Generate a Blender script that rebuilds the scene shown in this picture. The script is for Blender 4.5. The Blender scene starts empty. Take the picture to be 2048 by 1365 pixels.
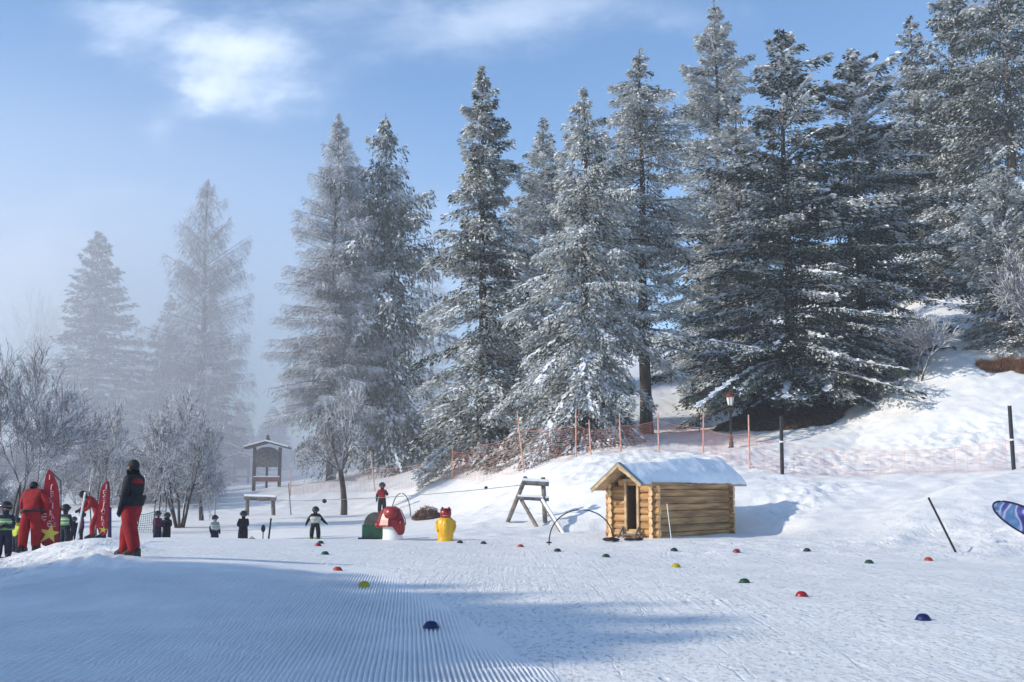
import bpy, bmesh, math, random
import numpy as np
from mathutils import Vector, Matrix
R = math.radians
SC = bpy.context.scene
COL = SC.collection

# ------------------------------------------------------------------ camera
FPX = 2196.0; PITCH = 7.7; EYE = 1.6
CP, SP = math.cos(R(PITCH)), math.sin(R(PITCH))
cd = bpy.data.cameras.new('camera'); cam = bpy.data.objects.new('camera', cd); COL.objects.link(cam)
cd.sensor_width = 36; cd.lens = 36 * FPX / 2048; cd.clip_start = 0.1; cd.clip_end = 3000
cam.location = (0, 0, EYE); cam.rotation_euler = (R(90 + PITCH), 0, 0)
SC.camera = cam
# ------------------------------------------------------------------ light
SUN_EL = 26.0; SUN_AZ = -107.0           # azimuth from +y, clockwise seen from above
sv = Vector((math.sin(R(SUN_AZ)) * math.cos(R(SUN_EL)), math.cos(R(SUN_AZ)) * math.cos(R(SUN_EL)), math.sin(R(SUN_EL))))
sl = bpy.data.lights.new('sun', 'SUN'); sl.energy = 2.6; sl.angle = R(0.9); sl.color = (1, .91, .76)
so = bpy.data.objects.new('sun', sl); COL.objects.link(so)
so.rotation_euler = (-sv).to_track_quat('-Z', 'Y').to_euler()
SC.view_settings.view_transform = 'Standard'; SC.view_settings.look = 'None'
SC.view_settings.exposure = 0.66; SC.view_settings.gamma = 1; SC.view_settings.use_curve_mapping = False
SC.cycles.max_bounces = 5; SC.cycles.diffuse_bounces = 3; SC.cycles.volume_bounces = 1
SC.cycles.transparent_max_bounces = 8

# ------------------------------------------------------------------ sky with clouds
w = bpy.data.worlds.new('World'); SC.world = w; w.use_nodes = True
nt = w.node_tree; nt.nodes.clear()
class NT:
    def __init__(s, t): s.t = t
    def n(s, typ, **kw):
        o = s.t.nodes.new(typ)
        for k, v in kw.items():
            if k.startswith('i_'):
                key = k[2:]; o.inputs[int(key) if key.isdigit() else key.replace('_', ' ')].default_value = v
            else: setattr(o, k, v)
        return o
    def l(s, a, b): s.t.links.new(a, b)
    def val(s, x, sock):
        if hasattr(x, 'is_output') or hasattr(x, 'links'): s.l(x, sock)
        else: sock.default_value = x
    def m(s, op, a, b=0.0, c=0.0, clamp=False):
        o = s.n('ShaderNodeMath', operation=op, use_clamp=clamp)
        s.val(a, o.inputs[0]); s.val(b, o.inputs[1]); s.val(c, o.inputs[2])
        return o.outputs[0]
    def mix(s, f, a, b):
        o = s.n('ShaderNodeMix', data_type='RGBA')
        s.val(f, o.inputs[0])
        for x, k in ((a, 6), (b, 7)):
            if isinstance(x, tuple): o.inputs[k].default_value = (*x, 1) if len(x) == 3 else x
            else: s.l(x, o.inputs[k])
        return o.outputs[2]
    def noise(s, vec, scale, detail=3, rough=.55, dist=0.0):
        o = s.n('ShaderNodeTexNoise'); s.l(vec, o.inputs['Vector'])
        o.inputs['Scale'].default_value = scale; o.inputs['Detail'].default_value = detail
        o.inputs['Roughness'].default_value = rough; o.inputs['Distortion'].default_value = dist
        return o.outputs[0]
    def ramp(s, x, lo, hi):
        o = s.n('ShaderNodeMapRange', interpolation_type='SMOOTHSTEP'); s.l(x, o.inputs[0])
        o.inputs[1].default_value = lo; o.inputs[2].default_value = hi
        return o.outputs[0]
N = NT(nt)
sky = N.n('ShaderNodeTexSky', sky_type='NISHITA', sun_disc=False)
sky.sun_elevation = R(SUN_EL); sky.sun_rotation = R(SUN_AZ); sky.altitude = 1400; sky.air_density = 1.0; sky.dust_density = 1.0; sky.ozone_density = 2.5
tc = N.n('ShaderNodeTexCoord'); sx = N.n('ShaderNodeSeparateXYZ'); N.l(tc.outputs['Generated'], sx.inputs[0])
yy = N.m('MAXIMUM', sx.outputs[1], 0.02)
ca = N.m('DIVIDE', sx.outputs[0], yy); ce = N.m('DIVIDE', sx.outputs[2], yy)
cv = N.n('ShaderNodeCombineXYZ'); N.l(ca, cv.inputs[0]); N.l(N.m('MULTIPLY', ce, 1.9), cv.inputs[1])
fb = N.noise(cv.outputs[0], 5.5, 7, .55, .25); fb2 = N.noise(cv.outputs[0], 2.1, 5, .5, .3)
def dirpx(px, py):
    u = (px - 1024) / FPX; v = (682.5 - py) / FPX; den = CP - v * SP
    return u / den, (SP + v * CP) / den
ca0, ce0 = ca, ce
wp = N.n('ShaderNodeTexNoise'); N.l(cv.outputs[0], wp.inputs['Vector']); wp.inputs['Scale'].default_value = 7; wp.inputs['Detail'].default_value = 6; wp.inputs['Roughness'].default_value = .62
ws = N.n('ShaderNodeSeparateXYZ'); N.l(wp.outputs['Color'], ws.inputs[0])
ca = N.m('ADD', ca0, N.m('MULTIPLY', N.m('SUBTRACT', ws.outputs[0], .5), .16)); ce = N.m('ADD', ce0, N.m('MULTIPLY', N.m('SUBTRACT', ws.outputs[1], .5), .11))
tot = None
for px, py, rx, ry, amp in ((500, 110, 170, 115, 1.7), (400, 150, 110, 70, .8), (270, 60, 190, 75, 1.0), (860, 50, 260, 90, .7), (1180, 20, 300, 90, .65), (1400, 40, 120, 50, .3), (150, 410, 330, 60, .45), (310, 262, 60, 40, .5), (870, 450, 110, 80, .6), (0, 600, 420, 170, .8), (870, 600, 200, 130, .5), (300, 500, 420, 60, .35)):
    a0, e0 = dirpx(px, py); a1, _ = dirpx(px + rx, py); _, e1 = dirpx(px, py - ry)
    dx = N.m('DIVIDE', N.m('SUBTRACT', ca, a0), abs(a1 - a0)); dy = N.m('DIVIDE', N.m('SUBTRACT', ce, e0), abs(e1 - e0))
    r2 = N.m('ADD', N.m('MULTIPLY', dx, dx), N.m('MULTIPLY', dy, dy))
    g = N.m('MULTIPLY', N.m('EXPONENT', N.m('MULTIPLY', r2, -1.5)), amp)
    tot = g if tot is None else N.m('ADD', tot, g)
nz = N.m('ADD', N.m('MULTIPLY', fb, 1.0), N.m('MULTIPLY', fb2, .7))
cl = N.ramp(N.m('MULTIPLY', tot, N.m('SUBTRACT', N.m('MULTIPLY', nz, 2.6), 1.35)), .05, 1.6)
cl = N.m('MULTIPLY', cl, N.ramp(sx.outputs[1], 0.0, .3))
cl2 = N.ramp(N.noise(tc.outputs['Generated'], 2.2, 5, .55, .3), .5, .8)          # thin cloud elsewhere in the sky
cl = N.m('ADD', cl, N.m('MULTIPLY', cl2, N.m('MULTIPLY', .10, N.ramp(N.m('MULTIPLY', sx.outputs[1], -1), -.5, .1))), clamp=True)
SKYTINT = N.n('ShaderNodeMix', data_type='RGBA', blend_type='MULTIPLY'); SKYTINT.inputs[0].default_value = 1
N.l(sky.outputs[0], SKYTINT.inputs[6]); SKYTINT.inputs[7].default_value = (.84, .93, .97, 1)
skc = N.mix(N.m('MULTIPLY', cl, .50), SKYTINT.outputs[2], (6.4, 6.9, 7.6))
bg = N.n('ShaderNodeBackground'); N.l(skc, bg.inputs[0]); bg.inputs[1].default_value = 0.15
wo = N.n('ShaderNodeOutputWorld'); N.l(bg.outputs[0], wo.inputs[0])

# ------------------------------------------------------------------ numeric helpers
def _hash(ix, iy, seed):
    h = (ix.astype(np.int64) * 374761393 + iy.astype(np.int64) * 668265263 + seed * 1442695041) & 0x7fffffff
    h = ((h ^ (h >> 13)) * 1274126177) & 0x7fffffff
    return ((h ^ (h >> 16)) & 0xffff) / 32767.5 - 1.0
def vnoise(x, y, seed=0):
    x = np.asarray(x, float); y = np.asarray(y, float)
    ix = np.floor(x); iy = np.floor(y); fx = x - ix; fy = y - iy
    fx = fx * fx * (3 - 2 * fx); fy = fy * fy * (3 - 2 * fy)
    a = _hash(ix, iy, seed); b = _hash(ix + 1, iy, seed); c = _hash(ix, iy + 1, seed); d = _hash(ix + 1, iy + 1, seed)
    return (a * (1 - fx) + b * fx) * (1 - fy) + (c * (1 - fx) + d * fx) * fy
def fbm(x, y, seed=0, o=3):
    t = 0; a = 1.0; s = 0
    for k in range(o):
        t = t + a * vnoise(x * 2 ** k + 17.3 * k, y * 2 ** k - 9.1 * k, seed + k); s += a; a *= .5
    return t / s
def sstep(x, a, b):
    t = np.clip((x - a) / (b - a), 0, 1); return t * t * (3 - 2 * t)
def zpix(py, d):
    v = (682.5 - py) / FPX
    return EYE + d * (SP + v * CP) / (CP - v * SP)

# terrain profiles: for each bearing (given as a pixel column), the height of the ground at a row of distances
PROF = {
 -700: [(20, 1130), (27, 1112), (34, 1098), (45, 1072), (60, 1045), (80, 1020), (100, 1003), (160, 985), (330, 950)],
 0:    [(20, 1155), (24, 1128), (27, 1121), (34, 1100), (45, 1072), (60, 1040), (80, 1008), (100, 995), (160, 965), (330, 905)],
 130:  [(20, 1140), (24, 1090), (25.5, 1085), (28, 1096), (32, 1092), (45, 1062), (60, 1035), (80, 1005), (100, 990), (160, 958), (330, 895)],
 210:  [(20, 1130), (23, 1080), (24.5, 1078), (27, 1080), (32, 1084), (45, 1060), (60, 1030), (80, 1003), (100, 985), (160, 950), (330, 890)],
 300:  [(19, 1130), (21.5, 1117), (26, 1092), (30, 1074), (35, 1081), (41, 1088), (48, 1064), (58, 1022), (70, 1003), (84, 990), (100, 985), (160, 955), (330, 885)],
 380:  [(19, 1136), (21.5, 1119), (26, 1094), (31, 1074), (35, 1082), (41, 1090), (47, 1064), (53, 1044), (60, 1030), (72, 1000), (86, 985), (110, 980), (160, 950), (330, 880)],
 450:  [(19, 1139), (26, 1096), (31, 1075), (35, 1083), (41, 1092), (47, 1072), (53, 1043), (58, 1036), (66, 1014), (80, 985), (90, 973), (110, 972), (160, 945), (330, 875)],
 600:  [(18, 1165), (26, 1104), (33, 1077), (37, 1083), (42, 1083), (49, 1056), (58, 1030), (61, 1033), (66, 1005), (75, 976), (86, 962), (100, 965), (160, 945), (330, 870)],
 750:  [(18, 1175), (26, 1110), (34, 1079), (38, 1080), (42, 1074), (50, 1053), (58, 1030), (60, 1032), (66, 1000), (74, 966), (84, 942), (100, 928), (160, 915), (330, 850)],
 900:  [(18, 1175), (26, 1113), (34, 1084), (40, 1066), (46, 1046), (50, 1040), (54, 1012), (58, 975), (62, 945), (70, 925), (85, 893), (110, 880), (160, 870), (330, 800)],
 1050: [(18, 1175), (26, 1115), (33, 1088), (38, 1064), (42, 1048), (46, 1000), (50, 950), (54, 925), (62, 905), (75, 878), (95, 848), (130, 830), (330, 760)],
 1150: [(18, 1175), (26, 1115), (32, 1088), (37, 1067), (41, 1030), (45, 960), (50, 912), (56, 892), (70, 860), (90, 812), (130, 790), (330, 720)],
 1250: [(18, 1175), (26, 1115), (32, 1083), (37, 1066), (40, 1012), (44, 948), (50, 911), (58, 872), (65, 850), (80, 790), (95, 752), (130, 735), (330, 680)],
 1400: [(18, 1175), (26, 1115), (31, 1080), (37, 1064), (40, 1005), (44, 940), (50, 911), (56, 884), (64, 852), (78, 790), (95, 735), (130, 712), (330, 650)],
 1550: [(18, 1175), (26, 1114), (30, 1087), (34, 1068), (37, 1030), (40, 985), (44, 952), (50, 908), (56, 866), (62, 838), (70, 790), (85, 710), (120, 640), (330, 560)],
 1700: [(18, 1175), (25, 1118), (28, 1098), (32, 1075), (36, 1030), (40, 978), (44, 948), (48, 930), (52, 892), (57, 840), (62, 790), (68, 742), (80, 690), (120, 600), (330, 480)],
 1900: [(18, 1175), (24, 1125), (26, 1112), (29, 1085), (33, 1032), (38, 975), (42, 948), (46, 922), (50, 862), (54, 790), (58, 725), (64, 668), (73, 615), (100, 530), (330, 400)],
 2048: [(18, 1178), (23, 1135), (25, 1118), (28, 1085), (32, 1020), (37, 968), (41, 945), (45, 922), (50, 838), (54, 775), (58, 725), (64, 650), (73, 590), (100, 480), (330, 360)],
 2600: [(16, 1200), (20, 1160), (24, 1115), (28, 1060), (34, 980), (40, 930), (46, 870), (56, 730), (66, 630), (80, 550), (100, 470), (330, 320)],
}
_cols = sorted(PROF); _ca = np.array([(c - 1024) / FPX / 1.005 for c in _cols])
_TD = np.concatenate([np.arange(0, 100, .5), np.arange(100, 360, 4)])
_TA = np.linspace(_ca[0], _ca[-1], 260)
_tab = np.array([np.interp(_TD, [0, 12] + [p[0] for p in PROF[c]], [0, 0] + [zpix(p[1], p[0]) for p in PROF[c]]) for c in _cols])
_T = np.array([np.interp(_TA, _ca, _tab[:, k]) for k in range(len(_TD))])
for _ in range(2):
    p_ = np.pad(_T, ((2, 2), (3, 3)), 'edge')
    _T = sum(p_[i:i + _T.shape[0], 3:-3] for i in (1, 2, 3)) / 3
    p_ = np.pad(_T, ((0, 0), (3, 3)), 'edge')
    _T = sum(p_[:, j:j + _T.shape[1]] for j in range(7)) / 7
HUT_C = ((1362 - 1024) / FPX * 34.9, 34.9); HUT_Z = 0.17
def hbase(x, y):
    x = np.asarray(x, float); y = np.asarray(y, float)
    a = x / np.maximum(y, 8.0); a = np.clip(a, _TA[0], _TA[-1] - 1e-6); d = np.clip(y, 0, _TD[-1] - .01)
    ia = (a - _TA[0]) / (_TA[1] - _TA[0]); i0 = np.floor(ia).astype(int); i0 = np.clip(i0, 0, len(_TA) - 2); fa = ia - i0
    j0 = np.clip(np.searchsorted(_TD, d, 'right') - 1, 0, len(_TD) - 2); fd = (d - _TD[j0]) / (_TD[j0 + 1] - _TD[j0])
    z = (_T[j0, i0] * (1 - fa) + _T[j0, i0 + 1] * fa) * (1 - fd) + (_T[j0 + 1, i0] * (1 - fa) + _T[j0 + 1, i0 + 1] * fa) * fd
    return z
def height(x, y, fine=True):
    x = np.asarray(x, float); y = np.asarray(y, float)
    z = hbase(x, y)
    a = x / np.maximum(y, 8.0)
    bank = sstep(y, 30, 38) * sstep(a, -.12, .0) + sstep(y, 58, 66) * (1 - sstep(a, -.12, .0))
    bank = np.clip(bank + sstep(a, .3, .4) * sstep(y, 24, 27), 0, 1)
    u = x * .8 + y * .6; v = -x * .6 + y * .8
    z = z + bank * (.28 * fbm(u * .12, v * .3, 3) + .10 * (1 - 2 * np.abs(fbm(u * .3, v * .9, 9))) + .07 * fbm(x * 1.3, y * 1.3, 5) + .035 * fbm(x * 3.3, y * 3.3, 6))
    far = sstep(y, 80, 120); z = z + far * 1.2 * fbm(x * .05, y * .05, 31)
    # trodden band up the bank right of the hut, and the lumpy left berm
    tr = np.exp(-((a - (.205 + (y - 34) * .012)) / .035) ** 2) * sstep(y, 30, 33) * (1 - sstep(y, 40, 43))
    bermL = sstep(-a, .31, .36) * sstep(y, 17, 21) * (1 - sstep(y, 27, 30))
    edge = sstep(a, .08, .2) * sstep(y, 24.5, 27) * (1 - sstep(y, 30, 33))
    fence = sstep(y, 43, 45) * (1 - sstep(y, 49, 52)) * sstep(a, 0, .1)
    cx_, cy_ = np.floor(x * 2.3), np.floor(y * 2.0); wd = 9.0
    for di in (-1, 0, 1):
        for dj in (-1, 0, 1):
            px_ = (cx_ + di + .5 + .35 * _hash(cx_ + di, cy_ + dj, 71)) / 2.3; py_ = (cy_ + dj + .5 + .35 * _hash(cx_ + di, cy_ + dj, 72)) / 2.0
            wd = np.minimum(wd, np.hypot(x - px_, y - py_))
    trail = np.exp(-((a - (.30 + .02 * np.sin(y * .5))) / .02) ** 2) * sstep(y, 44, 50) * (1 - sstep(y, 56, 60)) + np.exp(-((x - 9.5 - .35 * (y - 40)) / .8) ** 2) * sstep(y, 38, 42) * (1 - sstep(y, 50, 53))
    z = z - (tr * .13 + fence * .10 + bermL * .05 + trail * .08) * (1 - sstep(wd, .05, .24))
    z = z + tr * .12 * fbm(x * 3.2, y * 3.2, 12) + bermL * (.14 * fbm(x * 1.1, y * 1.6, 40) + .09 * fbm(x * 3, y * 3, 41)) + edge * .07 * fbm(x * 2.6, y * 2.2, 14) + fence * .08 * fbm(x * 2.4, y * 2.4, 15)
    pis = (1 - sstep(y, 34, 40)) * sstep(a, -.12, .02)
    z = z + pis * (.045 * fbm(x * .5 + y * .12, y * .25, 21) + .022 * fbm(x * 2.0, y * 1.6, 22, 4))
    z = z + (1 - bank) * .02 * fbm(x * .25, y * .25, 24)
    dh = np.hypot(x - HUT_C[0], (y - HUT_C[1])); k = 1 - sstep(dh, 2.6, 4.3)
    return z * (1 - k) + (HUT_Z + .02 * fbm(x * 2, y * 2, 2)) * k
def hz(x, y): return float(height(np.array([x]), np.array([y]))[0])
def X(px, d, py=1000):
    u = (px - 1024) / FPX; v = (682.5 - py) / FPX; return u * d / (CP - v * SP)
def at(px, py, d): return Vector((X(px, d, py), d, zpix(py, d)))
def G(px, py, d0=8.0):
    "distance at which the sight line through a photo point meets the snow beyond d0"
    u = (px - 1024) / FPX; v = (682.5 - py) / FPX; den = CP - v * SP; dd = np.arange(d0, 160, .05)
    below = EYE + dd * (SP + v * CP) / den <= height(u * dd / den, dd)
    k = int(np.argmax(below)); return float(dd[k]) if below.any() else d0
def onground(px, d, py=1050):
    x = X(px, d, py); return Vector((x, d, hz(x, d)))

# ------------------------------------------------------------------ object helpers
def tag(o, label=None, cat=None, group=None, kind=None):
    if label: o['label'] = label
    if cat: o['category'] = cat
    if group: o['group'] = group
    if kind: o['kind'] = kind
    return o
def empty(name, loc, rz=0.0):
    o = bpy.data.objects.new(name, None); COL.objects.link(o); o.location = loc; o.rotation_euler = (0, 0, rz); o.empty_display_size = .2
    return o
def mesh_np(name, V, F, mats, mi=None, smooth=False, parent=None):
    """V (n,3), F list of arrays (m,k) ; mi list of material-index arrays"""
    me = bpy.data.meshes.new(name)
    V = np.asarray(V, np.float32)
    me.vertices.add(len(V)); me.vertices.foreach_set('co', V.ravel())
    F = [np.asarray(f, np.int32) for f in F if len(f)]
    loops = np.concatenate([f.ravel() for f in F]); tot_ = np.concatenate([np.full(len(f), f.shape[1], np.int32) for f in F])
    me.loops.add(len(loops)); me.loops.foreach_set('vertex_index', loops)
    st = np.concatenate([[0], np.cumsum(tot_)[:-1]]).astype(np.int32)
    me.polygons.add(len(tot_)); me.polygons.foreach_set('loop_start', st)
    if mi is not None:
        me.polygons.foreach_set('material_index', np.concatenate([np.asarray(q, np.int32) for q in mi]))
    me.polygons.foreach_set('use_smooth', np.full(len(tot_), smooth))
    for m_ in (mats if isinstance(mats, (list, tuple)) else [mats]): me.materials.append(m_)
    me.update(calc_edges=True)
    o = bpy.data.objects.new(name, me); COL.objects.link(o)
    if parent: o.parent = parent
    return o
class MB:
    """collects primitive shapes as one mesh"""
    def __init__(s): s.v = []; s.f = []; s.m = []; s.sm = []
    def add(s, vs, fs, mi=0, smooth=False):
        b = len(s.v); s.v += [tuple(v) for v in vs]; s.f += [tuple(b + i for i in f) for f in fs]; s.m += [mi] * len(fs); s.sm += [smooth] * len(fs)
        return s
    def box(s, c, size, rot=None, mi=0):
        c = Vector(c); hx, hy, hz_ = size[0] / 2, size[1] / 2, size[2] / 2
        vs = [Vector((a * hx, b * hy, d * hz_)) for a in (-1, 1) for b in (-1, 1) for d in (-1, 1)]
        if rot is not None: vs = [rot @ v for v in vs]
        vs = [v + c for v in vs]
        return s.add(vs, [(0, 1, 3, 2), (4, 6, 7, 5), (0, 4, 5, 1), (2, 3, 7, 6), (0, 2, 6, 4), (1, 5, 7, 3)], mi)
    def tube(s, pts, rad, n=8, mi=0, cap=True, smooth=True):
        pts = [Vector(p) for p in pts]; k = len(pts)
        if not hasattr(rad, '__len__'): rad = [rad] * k
        vs = []; ref = None
        for i, p in enumerate(pts):
            t = (pts[min(i + 1, k - 1)] - pts[max(i - 1, 0)]).normalized()
            if ref is None: ref = Vector((0, 0, 1)) if abs(t.z) < .9 else Vector((1, 0, 0))
            a = t.cross(ref).normalized(); b = t.cross(a).normalized(); ref = -b if False else ref
            for j in range(n):
                th = 2 * math.pi * j / n; vs.append(p + (a * math.cos(th) + b * math.sin(th)) * rad[i])
        fs = [(i * n + j, i * n + (j + 1) % n, (i + 1) * n + (j + 1) % n, (i + 1) * n + j) for i in range(k - 1) for j in range(n)]
        s.add(vs, fs, mi, smooth)
        if cap: s.add(vs[:n], [tuple(range(n - 1, -1, -1))], mi); s.add(vs[-n:], [tuple(range(n))], mi)
        return s
    def lathe(s, prof, n=20, c=(0, 0, 0), mi=0, sx=1, sy=1, smooth=True):
        c = Vector(c); vs = []
        for r, z in prof:
            for j in range(n):
                th = 2 * math.pi * j / n; vs.append(c + Vector((r * math.cos(th) * sx, r * math.sin(th) * sy, z)))
        k = len(prof)
        fs = [(i * n + j, i * n + (j + 1) % n, (i + 1) * n + (j + 1) % n, (i + 1) * n + j) for i in range(k - 1) for j in range(n)]
        return s.add(vs, fs, mi, smooth)
    def ell(s, c, r, n=12, mi=0, rot=None, zmin=-1.0):
        vs = []; c = Vector(c); m_ = n // 2 + 1
        for i in range(m_ + 1):
            ph = -math.pi / 2 + math.pi * i / m_; z = max(math.sin(ph), zmin); q = math.cos(ph) if math.sin(ph) >= zmin else math.sqrt(1 - zmin * zmin)
            for j in range(n):
                th = 2 * math.pi * j / n; v = Vector((q * math.cos(th) * r[0], q * math.sin(th) * r[1], z * r[2]))
                vs.append(c + (rot @ v if rot is not None else v))
        fs = [(i * n + j, i * n + (j + 1) % n, (i + 1) * n + (j + 1) % n, (i + 1) * n + j) for i in range(m_) for j in range(n)]
        return s.add(vs, fs, mi, True)
    def build(s, name, mats, parent=None):
        me = bpy.data.meshes.new(name); me.from_pydata(s.v, [], s.f)
        for m_ in (mats if isinstance(mats, (list, tuple)) else [mats]): me.materials.append(m_)
        me.polygons.foreach_set('material_index', s.m); me.polygons.foreach_set('use_smooth', s.sm); me.update()
        o = bpy.data.objects.new(name, me); COL.objects.link(o)
        if parent: o.parent = parent
        return o

# ------------------------------------------------------------------ materials
MATS = {}
def mat(name, col, rough=.7, var=0.0, scale=8.0, bump=0.0, bscale=30.0, metal=0.0, spec=.3, col2=None, stretch=None, sheen=0):
    if name in MATS: return MATS[name]
    m_ = bpy.data.materials.new(name); m_.use_nodes = True; T = NT(m_.node_tree)
    b = m_.node_tree.nodes['Principled BSDF']
    b.inputs['Roughness'].default_value = rough; b.inputs['Metallic'].default_value = metal; b.inputs['Specular IOR Level'].default_value = spec
    tcn = T.n('ShaderNodeTexCoord'); vec = tcn.outputs['Object']
    if stretch:
        mp = T.n('ShaderNodeMapping'); T.l(vec, mp.inputs[0]); mp.inputs['Scale'].default_value = stretch; vec = mp.outputs[0]
    if var or col2:
        c2 = col2 if col2 else tuple(min(1, c * (1 + var)) for c in col); c1 = col if col2 else tuple(c * (1 - var) for c in col)
        T.l(T.mix(T.ramp(T.noise(vec, scale, 4), .35, .65), c1, c2), b.inputs['Base Color'])
    else: b.inputs['Base Color'].default_value = (*col, 1)
    if bump:
        bn = T.n('ShaderNodeBump'); bn.inputs['Strength'].default_value = 1; bn.inputs['Distance'].default_value = bump
        T.l(T.noise(vec, bscale, 4), bn.inputs['Height']); T.l(bn.outputs[0], b.inputs['Normal'])
    MATS[name] = m_
    return m_
M_needle = mat('needles', (.042, .058, .042), .8, .35, 3, spec=.1)
M_needle2 = mat('frosted_needles', (.50, .51, .49), .85, .3, 3, spec=.1)
M_snowb = mat('branch_snow', (.80, .83, .88), .8, .06, 2, spec=.2)
M_bark = mat('bark', (.075, .060, .052), .9, .35, 6, .02, 18, stretch=(1, 1, .25))
M_twig = mat('twig_bark', (.13, .105, .098), .9, .3, 6)
M_rime = mat('rime', (.60, .62, .66), .85, .12, 3)
M_larch = mat('larch_twigs', (.20, .175, .155), .9, .3, 3)

# ------------------------------------------------------------------ snow ground
def snow_material(groom=False):
    m_ = bpy.data.materials.new('groomed_snow' if groom else 'snow'); m_.use_nodes = True; T = NT(m_.node_tree)
    b = m_.node_tree.nodes['Principled BSDF']; b.inputs['Roughness'].default_value = .55; b.inputs['Specular IOR Level'].default_value = .25
    tcn = T.n('ShaderNodeTexCoord'); vec = tcn.outputs['Object']
    var = T.ramp(T.noise(vec, .6, 6, .65), .35, .65)
    T.l(T.mix(var, (.83, .825, .81), (.89, .88, .86)), b.inputs['Base Color'])
    # trodden crystals, small lumps
    h1 = T.m('MULTIPLY', T.noise(vec, 9, 5, .65), .026)
    h2 = T.m('MULTIPLY', T.noise(vec, 38, 3, .6), .005)
    if groom:
        h = T.m('ADD', T.m('MULTIPLY', T.noise(vec, 6, 4, .6), .012), T.m('MULTIPLY', h2, .8))
    else:
        # ski tracks: stretched ridges running down the piste
        mp = T.n('ShaderNodeMapping'); T.l(vec, mp.inputs[0]); mp.inputs['Rotation'].default_value = (0, 0, R(-14)); mp.inputs['Scale'].default_value = (9, .22, 1)
        tr = T.ramp(T.noise(mp.outputs[0], 1, 5, .6, .6), .42, .60)
        mp2 = T.n('ShaderNodeMapping'); T.l(vec, mp2.inputs[0]); mp2.inputs['Rotation'].default_value = (0, 0, R(32)); mp2.inputs['Scale'].default_value = (7, .5, 1)
        tr2 = T.ramp(T.noise(mp2.outputs[0], 1, 3, .6, .9), .60, .68)
        mp3 = T.n('ShaderNodeMapping'); T.l(vec, mp3.inputs[0]); mp3.inputs['Rotation'].default_value = (0, 0, R(25)); mp3.inputs['Scale'].default_value = (1.6, .8, 1)
        chop = T.ramp(T.noise(mp3.outputs[0], 9, 6, .8, 0), .56, .64)
        sp = T.n('ShaderNodeSeparateXYZ'); T.l(vec, sp.inputs[0])
        near = T.ramp(T.m('MULTIPLY', sp.outputs[1], -1), -38, -30)
        h = T.m('ADD', h1, h2)
        vo = T.n('ShaderNodeTexVoronoi'); mp4 = T.n('ShaderNodeMapping'); T.l(vec, mp4.inputs[0]); mp4.inputs['Rotation'].default_value = (0, 0, R(15)); mp4.inputs['Scale'].default_value = (5.5, 1.9, 1); T.l(mp4.outputs[0], vo.inputs['Vector']); vo.inputs['Scale'].default_value = 1.0
        pit = T.m('MULTIPLY', T.ramp(T.m('MULTIPLY', vo.outputs['Distance'], -1), -.30, -.08), T.ramp(T.noise(vec, .9, 3), .5, .62))
        h = T.m('ADD', h, T.m('MULTIPLY', T.m('MULTIPLY', pit, near), -.018))
        h = T.m('ADD', h, T.m('MULTIPLY', near, T.m('ADD', T.m('MULTIPLY', T.m('MULTIPLY', tr, T.ramp(T.noise(vec, .35, 3), .45, .6)), .006), T.m('MULTIPLY', T.m('ADD', T.m('MULTIPLY', tr2, .5), chop), -.015))))
    bn = T.n('ShaderNodeBump'); bn.inputs['Strength'].default_value = 1.0; bn.inputs['Distance'].default_value = 1.0
    T.l(h, bn.inputs['Height']); T.l(bn.outputs[0], b.inputs['Normal'])
    return m_
M_snow = snow_material(); M_groom = snow_material(True)
def axis(core0, core1, step, end0, end1, g=1.09):
    a = list(np.arange(core0, core1 + 1e-6, step)); s = step
    while a[-1] < end1: s *= g; a.append(a[-1] + s)
    a[-1] = end1; b = [a[0]]; s = step
    while b[-1] > end0: s *= g; b.append(b[-1] - s)
    b[-1] = end0
    return np.array(b[:0:-1] + a)
def grid_mesh(name, xs, ys, zf, m_, smooth=True):
    GX, GY = np.meshgrid(xs, ys); Z = zf(GX, GY)
    V = np.stack([GX, GY, Z], -1).reshape(-1, 3); nx = len(xs); ny = len(ys)
    i = (np.arange(ny - 1)[:, None] * nx + np.arange(nx - 1)[None, :]).ravel()
    F = np.stack([i, i + 1, i + nx + 1, i + nx], 1)
    return mesh_np(name, V, [F], m_, smooth=smooth)
GX0, GX1, GY0, GY1 = -200, 200, -60, 300
# groomed strip: own fine sheet with combed ridges; the ground under it dips away
GA = R(5.3)                                   # the combing runs towards the upper left
gdx, gdy = math.cos(GA), math.sin(GA)         # across
def groom_uv(x, y): return x * gdx + y * gdy, -x * gdy + y * gdx
def groom_mask(x, y):
    u, v = groom_uv(x, y)
    uu = u + .5 * fbm(v * .5, u * .3 + 3, 61)
    right = 1.5 + (v - 9) * -.13
    return sstep(uu, -7.0 + .25 * np.clip(11 - v, 0, 6) * 1.6, -6.4 + .25 * np.clip(11 - v, 0, 6) * 1.6) * (1 - sstep(uu, right - .5, right)) * sstep(v, 2.5, 3) * (1 - sstep(v, 21, 23))
def ground_h(x, y): return height(x, y) - .05 * sstep(groom_mask(x, y), .5, 1.0)
xs = axis(-25, 25, .14, GX0, GX1); ys = axis(3, 62, .15, GY0, GY1, 1.06)
tag(grid_mesh('snow_ground', xs, ys, ground_h, M_snow), kind='structure')
us = np.arange(-7.4, 2.2, .0105); vs_ = np.concatenate([np.arange(2.6, 14, .09), np.arange(14, 23, .16)])
UU, VV = np.meshgrid(us, vs_); XX = UU * gdx - VV * gdy; YY = UU * gdy + VV * gdx
gm = groom_mask(XX, YY)
rid = np.abs(np.sin(math.pi * (UU + .012 * fbm(VV * .8, UU * .6, 5)) / .047)) ** 1.3
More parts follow.
